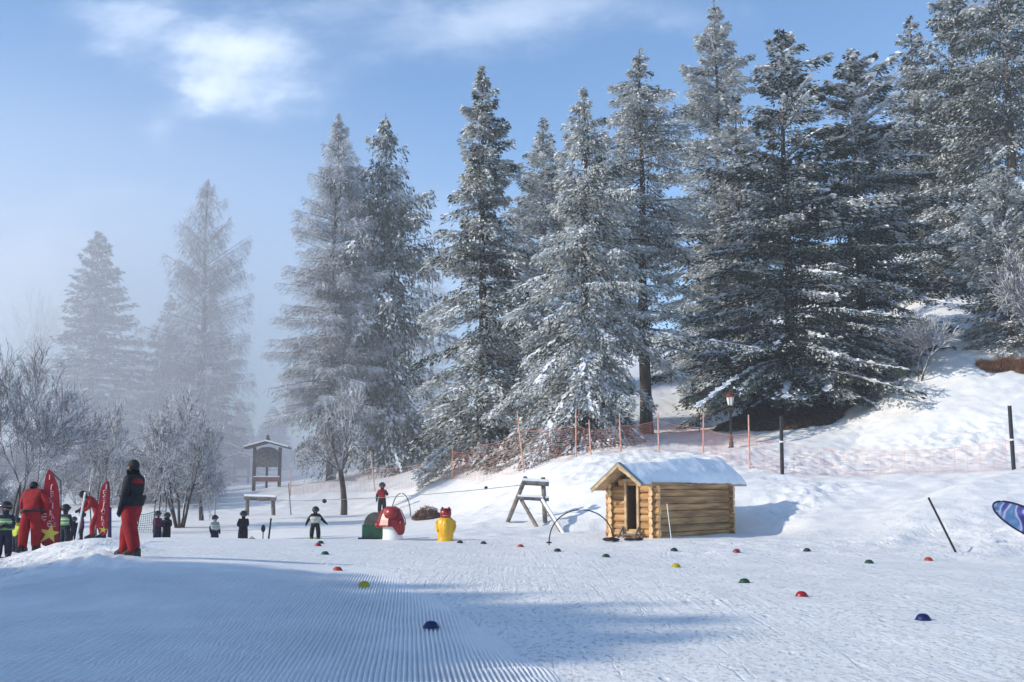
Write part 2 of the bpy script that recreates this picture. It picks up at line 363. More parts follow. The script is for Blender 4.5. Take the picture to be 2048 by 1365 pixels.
wear = (.35 + .65 * sstep(fbm(UU * .7, VV * .5, 77), -.45, .15)) * (.65 + .35 * sstep(fbm(UU * 2.6, VV * 1.9, 78), -.3, .2))
# ski cuts across the comb
cut = 0
rg = random.Random(4)
for k in range(26):
    cu = rg.uniform(-2.2, 2.0); cv_ = rg.uniform(8.5, 16.5); an = rg.uniform(.9, 1.25); ln = rg.uniform(.4, 1.3)
    du, dv = math.sin(an), math.cos(an); tt = (UU - cu) * du + (VV - cv_) * dv; q = -(UU - cu) * dv + (VV - cv_) * du + .12 * tt * tt
    cut = cut + np.exp(-(q / .035) ** 2) * (1 - sstep(np.abs(tt), ln * .6, ln))
fade = (1 - sstep(UU + .6 * fbm(UU * .9, VV * .5, 66), .5 - .13 * (VV - 9), 1.5 - .13 * (VV - 9))) * (1 - sstep(VV + 1.5 * fbm(UU * .8, VV * .6, 67), 17, 22))
lump = sstep(np.abs(UU + 4.0 + .15 * (VV - 9)), -1, 1)
ZZ = height(XX, YY) + (.050 * rid * wear * gm * fade) + .006 * fbm(UU * 3, VV * 3, 80) - .03 * np.clip(cut, 0, 1) * gm + .006 - .07 * (1 - sstep(gm, .0, .5))
nx, ny = len(us), len(vs_)
ii = (np.arange(ny - 1)[:, None] * nx + np.arange(nx - 1)[None, :]).ravel()
tag(mesh_np('groomed_snow', np.stack([XX, YY, ZZ], -1).reshape(-1, 3), [np.stack([ii, ii + 1, ii + nx + 1, ii + nx], 1)], M_groom, smooth=True), kind='structure')

# ------------------------------------------------------------------ conifers
def unit(a): return a / np.maximum(np.linalg.norm(a, axis=-1, keepdims=True), 1e-9)
def kites(C, D, S, hl, hw):
    hl = np.asarray(hl)[:, None]; hw = np.asarray(hw)[:, None]
    return np.stack([C - D * hl, C + S * hw + D * hl * .1, C + D * hl, C - S * hw + D * hl * .1], 1).reshape(-1, 3)
def prisms(P0, P1, r0, r1, n=3):
    D = unit(P1 - P0); ref = np.where(np.abs(D[:, 2:3]) < .9, np.array([[0, 0, 1.]]), np.array([[1., 0, 0]]))
    A = unit(np.cross(D, ref)); B = np.cross(D, A); vs = []
    for P, r in ((P0, r0), (P1, r1)):
        for j in range(n):
            th = 2 * math.pi * j / n + .5; vs.append(P + (A * math.cos(th) + B * math.sin(th)) * r[:, None])
    V = np.stack(vs, 1).reshape(-1, 3); b = np.arange(len(P0)) * 2 * n
    F = np.concatenate([np.stack([b + j, b + (j + 1) % n, b + n + (j + 1) % n, b + n + j], 1) for j in range(n)])
    return V, F
def conifer(name, px, d, ptop, hwpx, label, pbase=None, clear=.03, seed=1, snow=.5, frost=.45, dens=55, droop=.35, up=.35, prof=.8, sz=1.0, hang=.25, lean=0.0, nbr=None, gaps=0.0, green=True, wob=.25, snowbar=.6, larch=False, barw=1.0, group='snowy conifers at the edge of the piste', cat='conifer', bottom=1.0, base_xyz=None, H=None, Rr=None, trunk_r=None):
    rs = np.random.RandomState(seed)
    if base_xyz is None:
        x = X(px, d, 900); b = Vector((x, d, hz(x, d) - .15)); H = zpix(ptop, d) - b.z; Rr = hwpx * d / FPX
    else: b = Vector(base_xyz)
    root = empty(name, b); tag(root, label, cat, group)
    z0 = max(H * clear, .3)
    tr = trunk_r or H * .0155
    # trunk
    k = 26; tz = np.concatenate([[-.8, -.1, .3], np.linspace(1, H, k - 3)]); wx = lean * H * (np.clip(tz, 0, None) / H) ** 1.3 + .05 * np.sin(tz * .5 + seed); wy = .05 * np.cos(tz * .4 + seed)
    P = np.stack([wx, wy, tz], 1); rad = tr * (1 - np.clip(tz, 0, H) / H * .97) + .30 * tr * np.exp(-np.clip(tz, 0, None) * 2.5) + .008
    mbt = MB(); mbt.tube([tuple(p) for p in P], list(rad), 9, 0, False)
    mbt.build('trunk', M_bark, root)
    def tpos(z): return np.stack([np.interp(z, tz, wx), np.interp(z, tz, wy), z], -1)
    n = nbr or int(H * 11.5)
    t = np.sort(rs.rand(n) ** 1.08); t = t + .35 / n * rs.randn(n); nw = max(8, int(H / .42)); t = np.clip(.55 * t + .45 * np.round(t * nw) / nw + .004 * rs.randn(n), 0, .997)
    z = z0 + (H - z0) * t; az = np.arange(n) * 2.39996 + rs.randn(n) * .35
    shape = np.minimum((1 - t) ** prof, (1 - t) * 1.75 + .01) * (bottom + (1 - bottom) * sstep(t, 0, .25)) * (1 + .16 * vnoise(t * 14 + seed, t * 0 + .5, seed + 2)) + .012
    lob = vnoise(np.cos(az) * 1.4 + seed, z * .16 + np.sin(az) * 1.4, seed + 7)
    irr = 1 + .22 * lob + wob * vnoise(az * 1.3 + seed, z * .55, seed) + wob * .5 * rs.randn(n) + (rs.rand(n) < .07) * .22
    L = np.clip(Rr * shape * irr, .12, None)
    keep = np.ones(n, bool)
    if gaps: keep = vnoise(az * .9 + 5, z * .45, seed + 3) > gaps * 2 - 1
    z, az, L, t = z[keep], az[keep], L[keep], t[keep]; n = len(z)
    O = np.stack([np.cos(az), np.sin(az), 0 * az], 1); Q = np.stack([-np.sin(az), np.cos(az), 0 * az], 1)
    a0 = up * (t * 1.6 - .25) + .08 * rs.randn(n); a1 = droop * (1.25 - t) * (1 + .25 * rs.randn(n)); a2 = a1 * .42
    base = tpos(z)
    curl = .10 * rs.randn(n)
    def bp(i, s):
        return base[i] + O[i] * (L[i] * s * .97)[:, None] + Q[i] * (curl[i] * L[i] * s * s)[:, None] + np.array([0, 0, 1.])[None] * (L[i] * (a0[i] * s - a1[i] * s ** 2 + a2[i] * s ** 3))[:, None]
    V = []; F = []; MI = []; off = 0
    def push(v, f, m_):
        nonlocal off
        V.append(v); F.append(f + off); MI.append(np.full(len(f), m_) if np.isscalar(m_) else m_); off += len(v)
    # branch wood
    ss = np.linspace(0, 1, 5); I = np.arange(n)
    for q in range(4):
        p0 = bp(I, np.full(n, ss[q])); p1 = bp(I, np.full(n, ss[q + 1])); rr = .012 + .010 * L
        v, f = prisms(p0, p1, rr * (1 - ss[q] * .8), rr * (1 - ss[q + 1] * .8)); push(v, f, 0)
    # twigs and needle sprays
    cnt = np.maximum((L * dens * 1.6 * (.35 + .65 * rs.rand(n))).astype(int), 4); I = np.repeat(I, cnt); m = len(I)
    s = rs.rand(m) ** .72; lat = (rs.rand(m) * 2 - 1); latm = lat * ((.10 + .30 * (1 - s)) * L[I] * .9 + .07)
    back = np.abs(latm) * .55
    drop = hang * np.abs(rs.randn(m)) * (.25 + .35 * np.minimum(L[I], 2)) * .6 + .12 * np.abs(latm)
    C = bp(I, s) + Q[I] * latm[:, None] + O[I] * (back)[:, None]; C[:, 2] -= drop
    C += rs.randn(m, 3) * .03 * sz
    D = unit(O[I] * (.7 + .2 * rs.rand(m))[:, None] + Q[I] * (np.sign(lat) * (.35 + .5 * rs.rand(m)))[:, None] + np.array([[0, 0, 1.]]) * (-(hang * 2.2) * rs.rand(m) - .1 + .15 * rs.randn(m))[:, None])
    S = unit(np.cross(D, rs.randn(m, 3) * .55 + np.array([[0, 0, 1.]])))
    hl = (.075 + .085 * rs.rand(m)) * sz; hw = hl * (.26 + .14 * rs.rand(m))
    if larch: hl = hl * 1.35; hw = hw * .28
    clump = vnoise(az[I] * 3 + s * 3, z[I] * 1.3 + s * 2, seed + 11) * .5 + .5
    bw_ = rs.rand(n)
    isf = (clump * .55 + bw_[I] * .45 + .16 * rs.randn(m)) > (1.02 - frost * .95)
    v = kites(C, D, S, hl, hw); f = np.arange(m * 4).reshape(-1, 4); push(v, f, np.where(isf, 2, 1))
    # snow lying on top of the sprays
    pad = sstep(.35 * bw_[I] + .65 * clump + .10 * rs.randn(m), .80 - snow * .60, .92 - snow * .50) * (1 - .75 * np.abs(lat))
    sel = rs.rand(m) < pad; C2 = C[sel].copy(); C2[:, 2] += .030 * sz + .6 * drop[sel]; D2 = D[sel].copy(); D2[:, 2] *= .5; D2 = unit(D2)
    up2 = rs.randn(sel.sum(), 3) * .35 + np.array([[0, 0, 1.]]); S2 = unit(np.cross(D2, up2))
    v = kites(C2, D2, S2, hl[sel] * 1.0, hw[sel] * (1.5 if not larch else 1.3)); push(v, np.arange(len(v)).reshape(-1, 4), 3)
    # snow bars along the limbs
    cnt = np.maximum((L * 9 / sz * snowbar * (rs.rand(n) < snowbar + .15)).astype(int), 0); I = np.repeat(np.arange(n), cnt); m = len(I)
    if m:
        s = rs.rand(m) ** .6; p = bp(I, s); p2 = bp(I, np.minimum(s + .05, 1.05)); D = unit(p2 - p); p[:, 2] += .05 * sz * np.clip(L[I], .3, 1); p += Q[I] * (rs.randn(m) * .06 * sz)[:, None]
        S = unit(np.cross(D, np.array([[0, 0, 1.]]) + rs.randn(m, 3) * .3)); hl = (.14 + .1 * rs.rand(m)) * sz * np.clip(L[I] * .8, .3, 1)
        v = kites(p, D, S, hl * (.6 + .4 * barw), hl * .42 * barw * (.4 if larch else 1)); push(v, np.arange(len(v)).reshape(-1, 4), 3)
    mesh_np('crown', np.concatenate(V), F, [M_twig, M_larch if larch else M_needle, M_rime if larch else M_needle2, M_snowb], MI, False, root)
    return root

# ------------------------------------------------------------------ bare frosted trees
def bare_tree(name, base, H, W, label, seed=1, stems=1, r0=.09, levels=5, rime=.7, spread=.5, group='bare frosted trees', cat='bare tree', lean=0.0, nsplit=3, fine=.006, dark=False, fork=.25, up_b=.06):
    rg = random.Random(seed); segs = []; cur = [0]
    root = empty(name, base); tag(root, label, cat, group)
    def grow(p, d_, ln, r, lv):
        k = 3 if lv < 3 else 2
        for q in range(k):
            d_ = (d_ + Vector((rg.gauss(0, .16), rg.gauss(0, .16), rg.gauss(.03 if lv < 3 else -.02, .10)))).normalized()
            p2 = p + d_ * (ln / k); r2 = max(r * (.86 if lv < 3 else .8), fine * .7); segs.append((p, p2, r, r2, lv, cur[0])); p, r = p2, r2
            if lv >= 1 and lv < levels and q < k - 1:
                for _ in range(1 if lv < 3 else 2): child(p, d_, ln, r, lv)
        if lv < levels:
            for _ in range(nsplit if lv else nsplit + 1): child(p, d_, ln, r, lv)
    def child(p, d_, ln, r, lv):
        ax = Vector((rg.gauss(0, 1), rg.gauss(0, 1), rg.gauss(0, .35))); ax = (ax - d_ * ax.dot(d_)).normalized()
        a = rg.uniform(.35, .95) * spread * 1.6
        nd = (d_ * math.cos(a) + ax * math.sin(a)); nd.z += up_b; nd.x *= W / H * 1.6 if lv < 1 else 1; nd.normalize()
        grow(p, nd, ln * rg.uniform(.58, .8), max(r * rg.uniform(.5, .72), fine), lv + 1)
    for q in range(stems):
        cur[0] = q
        an = q / max(stems, 1) * 6.283 + rg.uniform(-.4, .4); sp = (.35 if stems > 1 else 0.02) * rg.uniform(.6, 1.5)
        grow(Vector((0.12 * math.cos(an) * (stems > 1), .12 * math.sin(an) * (stems > 1), -.15)), Vector((math.cos(an) * sp * W / H * 1.4 + lean, math.sin(an) * sp, 1)).normalized(), H * fork * rg.uniform(.85, 1.1), r0 * rg.uniform(.7, 1), 0)
    A = np.array([[*s[0], *s[1], s[2], s[3], s[4], s[5]] for s in segs])
    mxz = A[:, 5].max(); A[:, [2, 5]] *= H / mxz
    wx_ = np.percentile(np.abs(A[:, 3]), 99); kx = (W / 2) / wx_; A[:, [0, 3]] *= kx; A[:, [1, 4]] *= kx
    tk = A[:, 8] <= 0
    
    up_ = unit(A[tk, 3:6] - A[tk, 0:3])[:, 2]; T_ = A[tk]
    o3 = np.stack([-.35 * T_[:, 6], 0 * T_[:, 6], .45 * T_[:, 6]], 1); v3, f3 = prisms(T_[:, 0:3] + o3, T_[:, 3:6] + o3, T_[:, 6] * .8, T_[:, 7] * .8, 6); hz_ = up_ < .93; 
    ok = np.tile(hz_, 6) if len(hz_) else hz_
    vt, ft = v3, f3[ok]
    for q in range(stems):
        S_ = A[tk & (A[:, 9] == q)]; mbt = MB(); mbt.tube([tuple(S_[0, 0:3])] + [tuple(r_[3:6]) for r_ in S_], [S_[0, 6]] + [r_[7] for r_ in S_], 8, 0, False); mbt.build('trunk', M_bark, root)
    B = A[~tk]; rr0, rr1 = B[:, 6], B[:, 7]
    v, f = prisms(B[:, 0:3], B[:, 3:6], rr0, rr1, 4)
    sel = np.array([rg.random() < rime for _ in range(len(B))]); B2 = B[sel]; th = B2[:, 6] * .45 + fine * .5
    o3 = np.stack([0 * th, 0 * th, th], 1); v3, f3 = prisms(B2[:, 0:3] + o3, B2[:, 3:6] + o3, B2[:, 6] * .75 + fine * .35, B2[:, 7] * .75 + fine * .35, 4)
    mesh_np('crown', np.concatenate([v, v3, vt]), [f, f3 + len(v), ft + len(v) + len(v3)], [M_twig, M_rime], [np.zeros(len(f)), np.ones(len(f3)), np.ones(len(ft))], False, root)
    return root

#@@TREES
G1 = 'snowy conifers at the edge of the piste'; G2 = 'foggy trees on the left'
conifer('spruce', 176, 112, 462, 130, 'hazy dark spruce with pointed top, farthest left of the conifers', seed=11, dens=22, sz=2.0, snow=0.22, frost=0.4, prof=.75, droop=.3, wob=.2, snowbar=.3, group=G2, nbr=330)
conifer('larch', 400, 104, 362, 118, 'tall bare larch with hanging twigs in the haze left of centre', seed=12, dens=48, sz=1.7, snow=.12, frost=0.4, prof=.55, droop=.15, up=.9, hang=1.1, larch=True, clear=.12, gaps=.15, lean=-.01, group=G2, cat='larch', nbr=240, bottom=.6)
conifer('spruce', 415, 118, 590, 75, 'small hazy spruce directly behind the tall bare larch', seed=13, dens=22, sz=2.0, snow=.14, frost=.22, group=G2, nbr=260)
conifer('spruce', 330, 122, 592, 70, 'hazy round-topped spruce between the pointed spruce and the bare larch', seed=14, dens=22, sz=2.0, snow=.12, frost=.25, prof=.5, group=G2, nbr=240)
conifer('larch', 662, 78, 228, 112, 'rime-covered larch leaning slightly left, with thin twigs, beside the pendulous spruce', seed=15, dens=85, sz=1.25, snow=0.5, frost=0.7, prof=.62, droop=.12, up=.35, hang=.55, larch=True, clear=.19, cat='larch', nbr=420, group=G1, trunk_r=.33)
conifer('spruce', 762, 80, 226, 118, 'tall spruce with clumpy drooping tufts, right behind the rime-covered larch', clear=.10, seed=16, dens=46, sz=1.5, snow=0.42, frost=0.6, prof=.42, droop=.75, hang=1.1, up=.5, wob=0.55, gaps=0.22, nbr=300, snowbar=.4, trunk_r=.3)
conifer('spruce', 966, 62, 130, 124, 'narrow dark spruce with its top bent tufts, left edge of the dense row', seed=17, dens=97, snow=0.45, frost=0.75, prof=0.62, droop=0.7, hang=0.45, wob=0.4, sz=1.1, lean=-0.006)
conifer('spruce', 1090, 88, 238, 140, 'pale spruce half hidden between two nearer ones', seed=18, dens=36, sz=1.5, snow=0.5, frost=0.75, hang=.3, nbr=330, gaps=0.15, prof=0.6)
conifer('spruce', 1172, 56, 176, 145, 'snow-covered spruce with long hanging branches behind the orange net', seed=19, dens=97, snow=0.7, frost=0.8, prof=0.55, droop=0.95, hang=0.6, up=.45, gaps=0.2, wob=0.38, barw=1.3, lean=0.004)
conifer('spruce', 1292, 60, 98, 158, 'open spruce with level branches and a bare thick lower trunk', seed=20, dens=78, snow=0.68, frost=0.78, prof=0.5, droop=0.25, hang=0.4, clear=0.23, gaps=0.36, wob=0.45, trunk_r=.36, snowbar=.7, up=0.1)
conifer('spruce', 1452, 88, 2, 135, 'tallest pale snowy spruce standing behind the row, top at the photo edge', seed=21, dens=50, sz=1.45, snow=0.75, frost=0.85, hang=.3, gaps=0.28, wob=0.45, nbr=380, prof=0.6)
conifer('spruce', 1490, 72, 190, 145, 'broad frosted spruce just left of the big dark one', seed=22, dens=46, sz=1.25, snow=0.5, frost=0.75, hang=.3, gaps=0.15, wob=0.4)
conifer('spruce', 1588, 60, 56, 205, 'big dark spruce with skirts down to the brown bare ground', seed=23, dens=75, snow=0.5, frost=0.42, prof=.72, droop=0.35, hang=.3, wob=0.45, snowbar=.8, sz=1.15, clear=0.07, gaps=0.16, barw=1.7)
conifer('spruce', 1735, 64, 100, 200, 'wide dark spruce with snow-laden arms, on the slope above the net', seed=24, dens=75, snow=0.52, frost=0.4, prof=.75, droop=0.3, hang=.3, wob=0.48, snowbar=1.0, sz=1.2, clear=0.06, gaps=0.18, barw=2.0)
conifer('spruce', 1865, 88, 34, 150, 'slender hazy spruce behind the wide dark one', seed=25, dens=36, sz=1.5, snow=0.55, frost=0.55, hang=.35, gaps=0.12, wob=0.4)
conifer('spruce', 1950, 84, -90, 170, 'very tall olive spruce whose top leaves the photo', seed=26, dens=40, sz=1.5, snow=0.42, frost=0.5, hang=.5, droop=.5, gaps=0.12, wob=0.4)
conifer('spruce', 2060, 78, -170, 170, 'tall spruce cut by the right photo edge', seed=27, dens=40, sz=1.4, snow=0.42, frost=0.5, hang=.5, droop=.5, gaps=0.12, wob=0.4)
conifer('pine', 2036, 60, 335, 100, 'small snow-clad pine above the brown patch at the right edge', seed=28, dens=60, sz=1.1, snow=0.95, frost=0.75, prof=.4, cat='pine', up=1.0, droop=.2, gaps=.2, wob=.35, nbr=200)
# conifers standing left of the view: they shade the near piste
for k, (tx, ty, H_) in enumerate(((3.2, 14.3, 17), (2.0, 15.6, 17), (0.6, 17.0, 17), (-0.8, 18.4, 17), (-2.4, 19.9, 17), (-4.4, 20.6, 16), (-6.4, 21.0, 16), (-8.6, 21.4, 16), (2.3, 12.8, 17), (1.2, 11.4, 17), (0.2, 9.9, 17.5), (-0.6, 8.2, 18), (-1.2, 15.5, 17), (-3.2, 17.3, 17), (-5.4, 18.3, 17), (-2.0, 12.6, 17), (-4.6, 14.8, 17), (-7.6, 17.6, 17), (-2.4, 9.8, 18), (-6.0, 11.5, 18), (-2.5, 5.5, 18))):
    Ls = (H_ + .0) / math.tan(R(SUN_EL)); bx = tx + sv.x / math.cos(R(SUN_EL)) * Ls; by = ty + sv.y / math.cos(R(SUN_EL)) * Ls
    conifer('spruce', 0, 0, 0, 0, 'spruce standing outside the left edge of the photo', seed=40 + k, dens=18, sz=3.0, snow=.3, frost=.3, base_xyz=(bx, by, hz(bx, by) - .2), H=H_, Rr=5.2, nbr=260, prof=.6, group='conifers outside the photo')

# ------------------------------------------------------------------ more far trees, bare trees
for k, (px, d, pt, hw, lb) in enumerate(((262, 150, 640, 60, 'faint spruce in the fog between two larger hazy trees'), (60, 165, 650, 75, 'faintest spruce near the left photo edge, deep in the fog'), (478, 150, 800, 50, 'low faint spruce in the fog right of the bare larch'), (545, 170, 815, 55, 'faint spruce in the fog above the roofed notice board'))):
    conifer('spruce', px, d, pt, hw, lb, seed=60 + k, dens=16, sz=2.6, snow=.12, frost=.3, group=G2, nbr=170)
conifer('larch', 862, 128, 500, 85, 'white frosted larch behind the gap left of the dense row', seed=70, dens=26, sz=1.8, snow=.6, frost=.7, prof=.5, hang=.6, larch=True, gaps=.2, nbr=170, cat='larch')
def BT(px, d, ptop, wpx, label, **kw):
    b = onground(px, d, 1000); H = zpix(ptop, d) - b.z
    return bare_tree(kw.pop('name', 'bare_tree'), b, H, wpx * d / FPX, label, **kw)
BT(30, 172, 545, 150, 'faint bare tree in the fog at the far left', seed=101, rime=.4, fine=.02, r0=.2, levels=4, fork=.35)
BT(20, 36, 650, 390, 'large dark bare bush of many upright stems behind the red flags', seed=102, stems=7, rime=.8, fine=.006, r0=.045, levels=5, spread=.55, fork=.24, nsplit=2, up_b=.14, cat='bush', name='bare_bush')
BT(195, 40, 790, 150, 'smaller grey bare bush beside the large dark one, behind the smaller red flag', seed=103, stems=4, rime=.85, fine=.006, r0=.04, levels=5, spread=.6, fork=.24, nsplit=2, up_b=.12, cat='bush', name='bare_bush')
BT(362, 49.5, 765, 190, 'frosted bare tree with several crooked stems behind the two hugging children', seed=104, stems=5, rime=.95, fine=.009, r0=.09, levels=5, spread=.7, fork=.22, nsplit=2)
BT(405, 54, 845, 90, 'slim leaning bare trunk just right of the crooked multi-stem tree', seed=105, rime=.8, fine=.008, r0=.13, levels=4, spread=.45, lean=-.12, fork=.34)
BT(688, 58.5, 752, 180, 'round-crowned frosted bare tree on a short thick trunk', seed=106, rime=1, fine=.011, r0=.20, levels=5, spread=.72, fork=.20, nsplit=3)
BT(748, 83, 850, 60, 'small twiggy bare tree at the foot of the pendulous spruce', seed=107, rime=.5, fine=.012, r0=.08, levels=4)
BT(1402, 60, 752, 75, 'thin bare sapling in front of the shaded slope, left of the lamp', seed=108, rime=.5, fine=.007, r0=.05, levels=4, spread=.4, fork=.36)
BT(1852, 57, 615, 135, 'frosted sapling standing before the wide dark spruce on the slope', seed=109, rime=1, fine=.009, r0=.06, levels=4, spread=.5, stems=3, fork=.3)
BT(2100, 57, 470, 230, 'white frosted leafless bush at the right photo edge', seed=110, stems=6, rime=1, fine=.016, r0=.06, levels=5, spread=.5, fork=.27, nsplit=2, cat='bush', name='bare_bush')

rg = random.Random(77)
protoS = [BT(-60, 47, 905, 150, 'leafless shrub in the grey tangle behind the red flags', seed=120, stems=9, rime=.8, fine=.008, r0=.025, levels=4, spread=.8, fork=.2, nsplit=3, cat='shrub', name='bare_shrub', group='leafless shrubs behind the flags'),
          BT(395, 74, 915, 120, 'leafless shrub in the grey tangle behind the red flags', seed=121, stems=9, rime=.8, fine=.009, r0=.025, levels=4, spread=.8, fork=.2, nsplit=3, cat='shrub', name='bare_shrub', group='leafless shrubs behind the flags')]
for k in range(11):
    px = rg.uniform(-40, 430); d = rg.uniform(44, 82)
    if px > 300: d = rg.uniform(64, 80); px = min(px, 405)
    p = protoS[k % 2]; o = p.copy(); COL.objects.link(o); o.location = onground(px, d, 1000); o.rotation_euler = (0, 0, rg.uniform(0, 6.28)); sc_ = rg.uniform(.6, 1.1) * (1.0 if d < 62 else 1.25); o.scale = (sc_, sc_, sc_ * rg.uniform(.9, 1.2))
    for ch in p.children: e = ch.copy(); COL.objects.link(e); e.parent = o

# ------------------------------------------------------------------ bare earth and dry grass
M_earth = mat('dead_grass', (.055, .036, .022), .95, .3, 5, .05, 12, col2=(.15, .09, .05))
def patch(name, poly, kd, seed, cell=.16, lift=.05, tuft=9, col=M_earth, tl=.12):
    """poly: (px, d) outline on the ground; irregular edge; blades on top"""
    P = np.array([(X(a, b_, 850), b_) for a, b_ in poly]); x0, y0 = P.min(0) - .6; x1, y1 = P.max(0) + .6
    gx = np.arange(x0, x1, cell); gy = np.arange(y0, y1, cell); A, B = np.meshgrid(gx, gy)
    A2 = A + .5 * fbm(A * 1.1, B * 1.1, seed); B2 = B + .5 * fbm(A * 1.1 + 9, B * 1.1, seed + 5)
    ins = np.zeros(A.shape, bool); n = len(P)
    for q in range(n):
        xa, ya = P[q]; xb, yb = P[(q + 1) % n]
        c = ((ya > B2) != (yb > B2)) & (A2 < (xb - xa) * (B2 - ya) / (yb - ya + 1e-9) + xa); ins ^= c
    ins &= fbm(A * 2.5, B * 2.5, seed + 8) > -.33
    Z = ground_h(A, B) + lift + .04 * fbm(A * 4, B * 4, seed + 2)
    nx = len(gx); V = np.stack([A, B, Z], -1).reshape(-1, 3)
    cc = ins[:-1, :-1]; ij = np.argwhere(cc); b0 = ij[:, 0] * nx + ij[:, 1]
    F = np.stack([b0, b0 + 1, b0 + nx + 1, b0 + nx], 1)
    rs = np.random.RandomState(seed); I = np.repeat(np.arange(len(ij)), tuft); cx = gx[ij[I, 1]] + rs.rand(len(I)) * cell; cy = gy[ij[I, 0]] + rs.rand(len(I)) * cell
    C = np.stack([cx, cy, ground_h(cx, cy) + lift + .04], 1); D = unit(rs.randn(len(I), 3) * [.7, .7, .3] + [0, 0, .7]); S = unit(np.cross(D, rs.randn(len(I), 3)))
    k_ = kites(C, D, S, tl * (.5 + rs.rand(len(I))), .012 + .012 * rs.rand(len(I)))
    o = mesh_np(name, np.concatenate([V, k_]), [F, np.arange(len(k_)).reshape(-1, 4) + len(V)], col); tag(o, kind='stuff'); return o
patch('bare_ground', [(1430, 61), (1434, 58), (1530, 57), (1570, 56), (1650, 56.5), (1720, 59), (1780, 62.5), (1700, 70), (1500, 68)], 0, 201)
patch('dry_grass', [(1950, 57.0), (1980, 55.9), (2040, 55.3), (2120, 54.5), (2120, 56.5), (2030, 57.4)], 0, 202, tuft=30, tl=.3, col=mat('rust_grass', (.15, .060, .028), .95, .4, 4, col2=(.22, .115, .06)))

# ------------------------------------------------------------------ materials of the things
M_log = mat('log_wood', (.60, .34, .14), .75, scale=1.3, col2=(.27, .14, .06), bump=.012, bscale=7, stretch=(.5, .5, 6))
M_logend = mat('log_end', (.68, .46, .25), .8, .2, 12)
M_board = mat('board_wood', (.50, .35, .20), .75, .22, 5, .003, 20)
M_oldwood = mat('weathered_wood', (.17, .15, .13), .9, .35, 5, .008, 20)
M_darkwood = mat('dark_wood', (.06, .045, .038), .9, .3, 6)
M_inside = mat('hut_interior', (.05, .032, .02), .9, .2, 5)
M_roofsnow = mat('roof_snow', (.83, .855, .89), .6, .03, 3, .03, 4)
M_orange = mat('orange_plastic', (.62, .15, .08), .5, .15, 6)
M_net = mat('net_cord', (.66, .27, .20), .6)
M_netgreen = mat('green_net_cord', (.05, .22, .17), .6)
M_black = mat('black_plastic', (.012, .012, .014), .45, .2, 9)
M_iron = mat('painted_iron', (.02, .018, .02), .5, .2, 9)
M_red = mat('red_plastic', (.27, .006, .007), .35, .12, 5, spec=.5)
M_white = mat('white_plastic', (.74, .76, .76), .4, .05, 5, spec=.5)
M_yellow = mat('yellow_plastic', (.72, .40, .010), .38, .08, 4, spec=.5)
M_green = mat('green_plastic', (.012, .085, .04), .45, .2, 5, spec=.5)
M_olive = mat('grey_green_canvas', (.13, .13, .11), .7, .2, 5)
M_rcloth = mat('red_jacket_cloth', (.28, .006, .010), .75, .22, 7, .006, 9)
M_bcloth = mat('black_cloth', (.012, .011, .014), .8, .3, 8, .006, 9)
M_navy = mat('navy_cloth', (.014, .017, .035), .8, .3, 8, .005, 9)
M_purple = mat('plum_cloth', (.10, .02, .05), .8, .2, 8, .005, 9)
M_greyv = mat('pale_vest_cloth', (.40, .40, .34), .75, .2, 9, .004, 12)
M_hivis = mat('green_vest_cloth', (.16, .30, .10), .75, .15, 9, .004, 12)
M_refl = mat('reflective_band', (.62, .66, .66), .4)
M_neon = mat('neon_yellow_cloth', (.45, .50, .06), .7, .1, 9)
M_skin = mat('skin', (.42, .24, .17), .6, .05, 20)
M_hair = mat('black_hair', (.010, .008, .008), .6, .2, 40, .01, 60)
M_steel = mat('grey_metal', (.25, .26, .27), .4, .1, 8, metal=.6)
M_glass = mat('lantern_glass', (.80, .78, .70), .2, spec=.6)
M_goggle = mat('goggle_lens', (.03, .03, .04), .12, spec=.8)
M_eye = mat('eye', (.02, .015, .012), .2)

# ------------------------------------------------------------------ log hut
hp = R(40); gv = Vector((-math.cos(hp), math.sin(hp), 0)); lv_ = Vector((math.sin(hp), math.cos(hp), 0))     # along the gable wall, along the long wall
hc = Vector((X(1310, 33, 1068), 33, HUT_Z - .02))
hut = empty('log_hut', hc); hut.rotation_euler = (0, 0, math.atan2(lv_.y, lv_.x)); tag(hut, 'small golden log hut with open dark doorway and snow on its roof', 'hut')
# local frame: +x along the long wall (away), +y along the gable wall (to the left), z up
HW, HL, EH = 1.56, 4.55, 1.72; NR = 8; LH = EH / NR
rg = random.Random(8)
def log(mb, p0, p1, r, mi=0):
    p0 = Vector(p0); p1 = Vector(p1); d_ = (p1 - p0).normalized(); side = d_.cross(Vector((0, 0, 1)))
    n = 10; pts = []; k = max(3, int((p1 - p0).length / .35))
    for q in range(k + 1):
        c = p0.lerp(p1, q / k); rr = r * rg.uniform(.95, 1.03); c = c + side * rg.uniform(-.006, .006)
        for j in range(n):
            th = 2 * math.pi * j / n; cx = math.cos(th); sz_ = math.sin(th)
            pts.append(c + side * (cx * rr * .62) + Vector((0, 0, 1)) * (math.copysign(abs(sz_) ** .7, sz_) * rr * .99))
    fs = [(q * n + j, q * n + (j + 1) % n, (q + 1) * n + (j + 1) % n, (q + 1) * n + j) for q in range(k) for j in range(n)]
    mb.add(pts, fs, mi, True); mb.add(pts[:n], [tuple(range(n - 1, -1, -1))], 1); mb.add(pts[-n:], [tuple(range(n))], 1)
TH = .14
for nm, yw in (('long_wall', TH * .3), ('long_wall', HW - TH * .3)):
    mb = MB()
    for q in range(NR): log(mb, (-.16 + rg.uniform(-.02, .02), yw, LH * (q + .5) - .05), (HL + .14 + rg.uniform(-.03, .03), yw, LH * (q + .5) - .05), LH / 2 * 1.02)
    mb.build(nm, [M_log, M_logend], hut)
D0, D1, DZ0, DZ1 = .55, .95, .22, 1.66
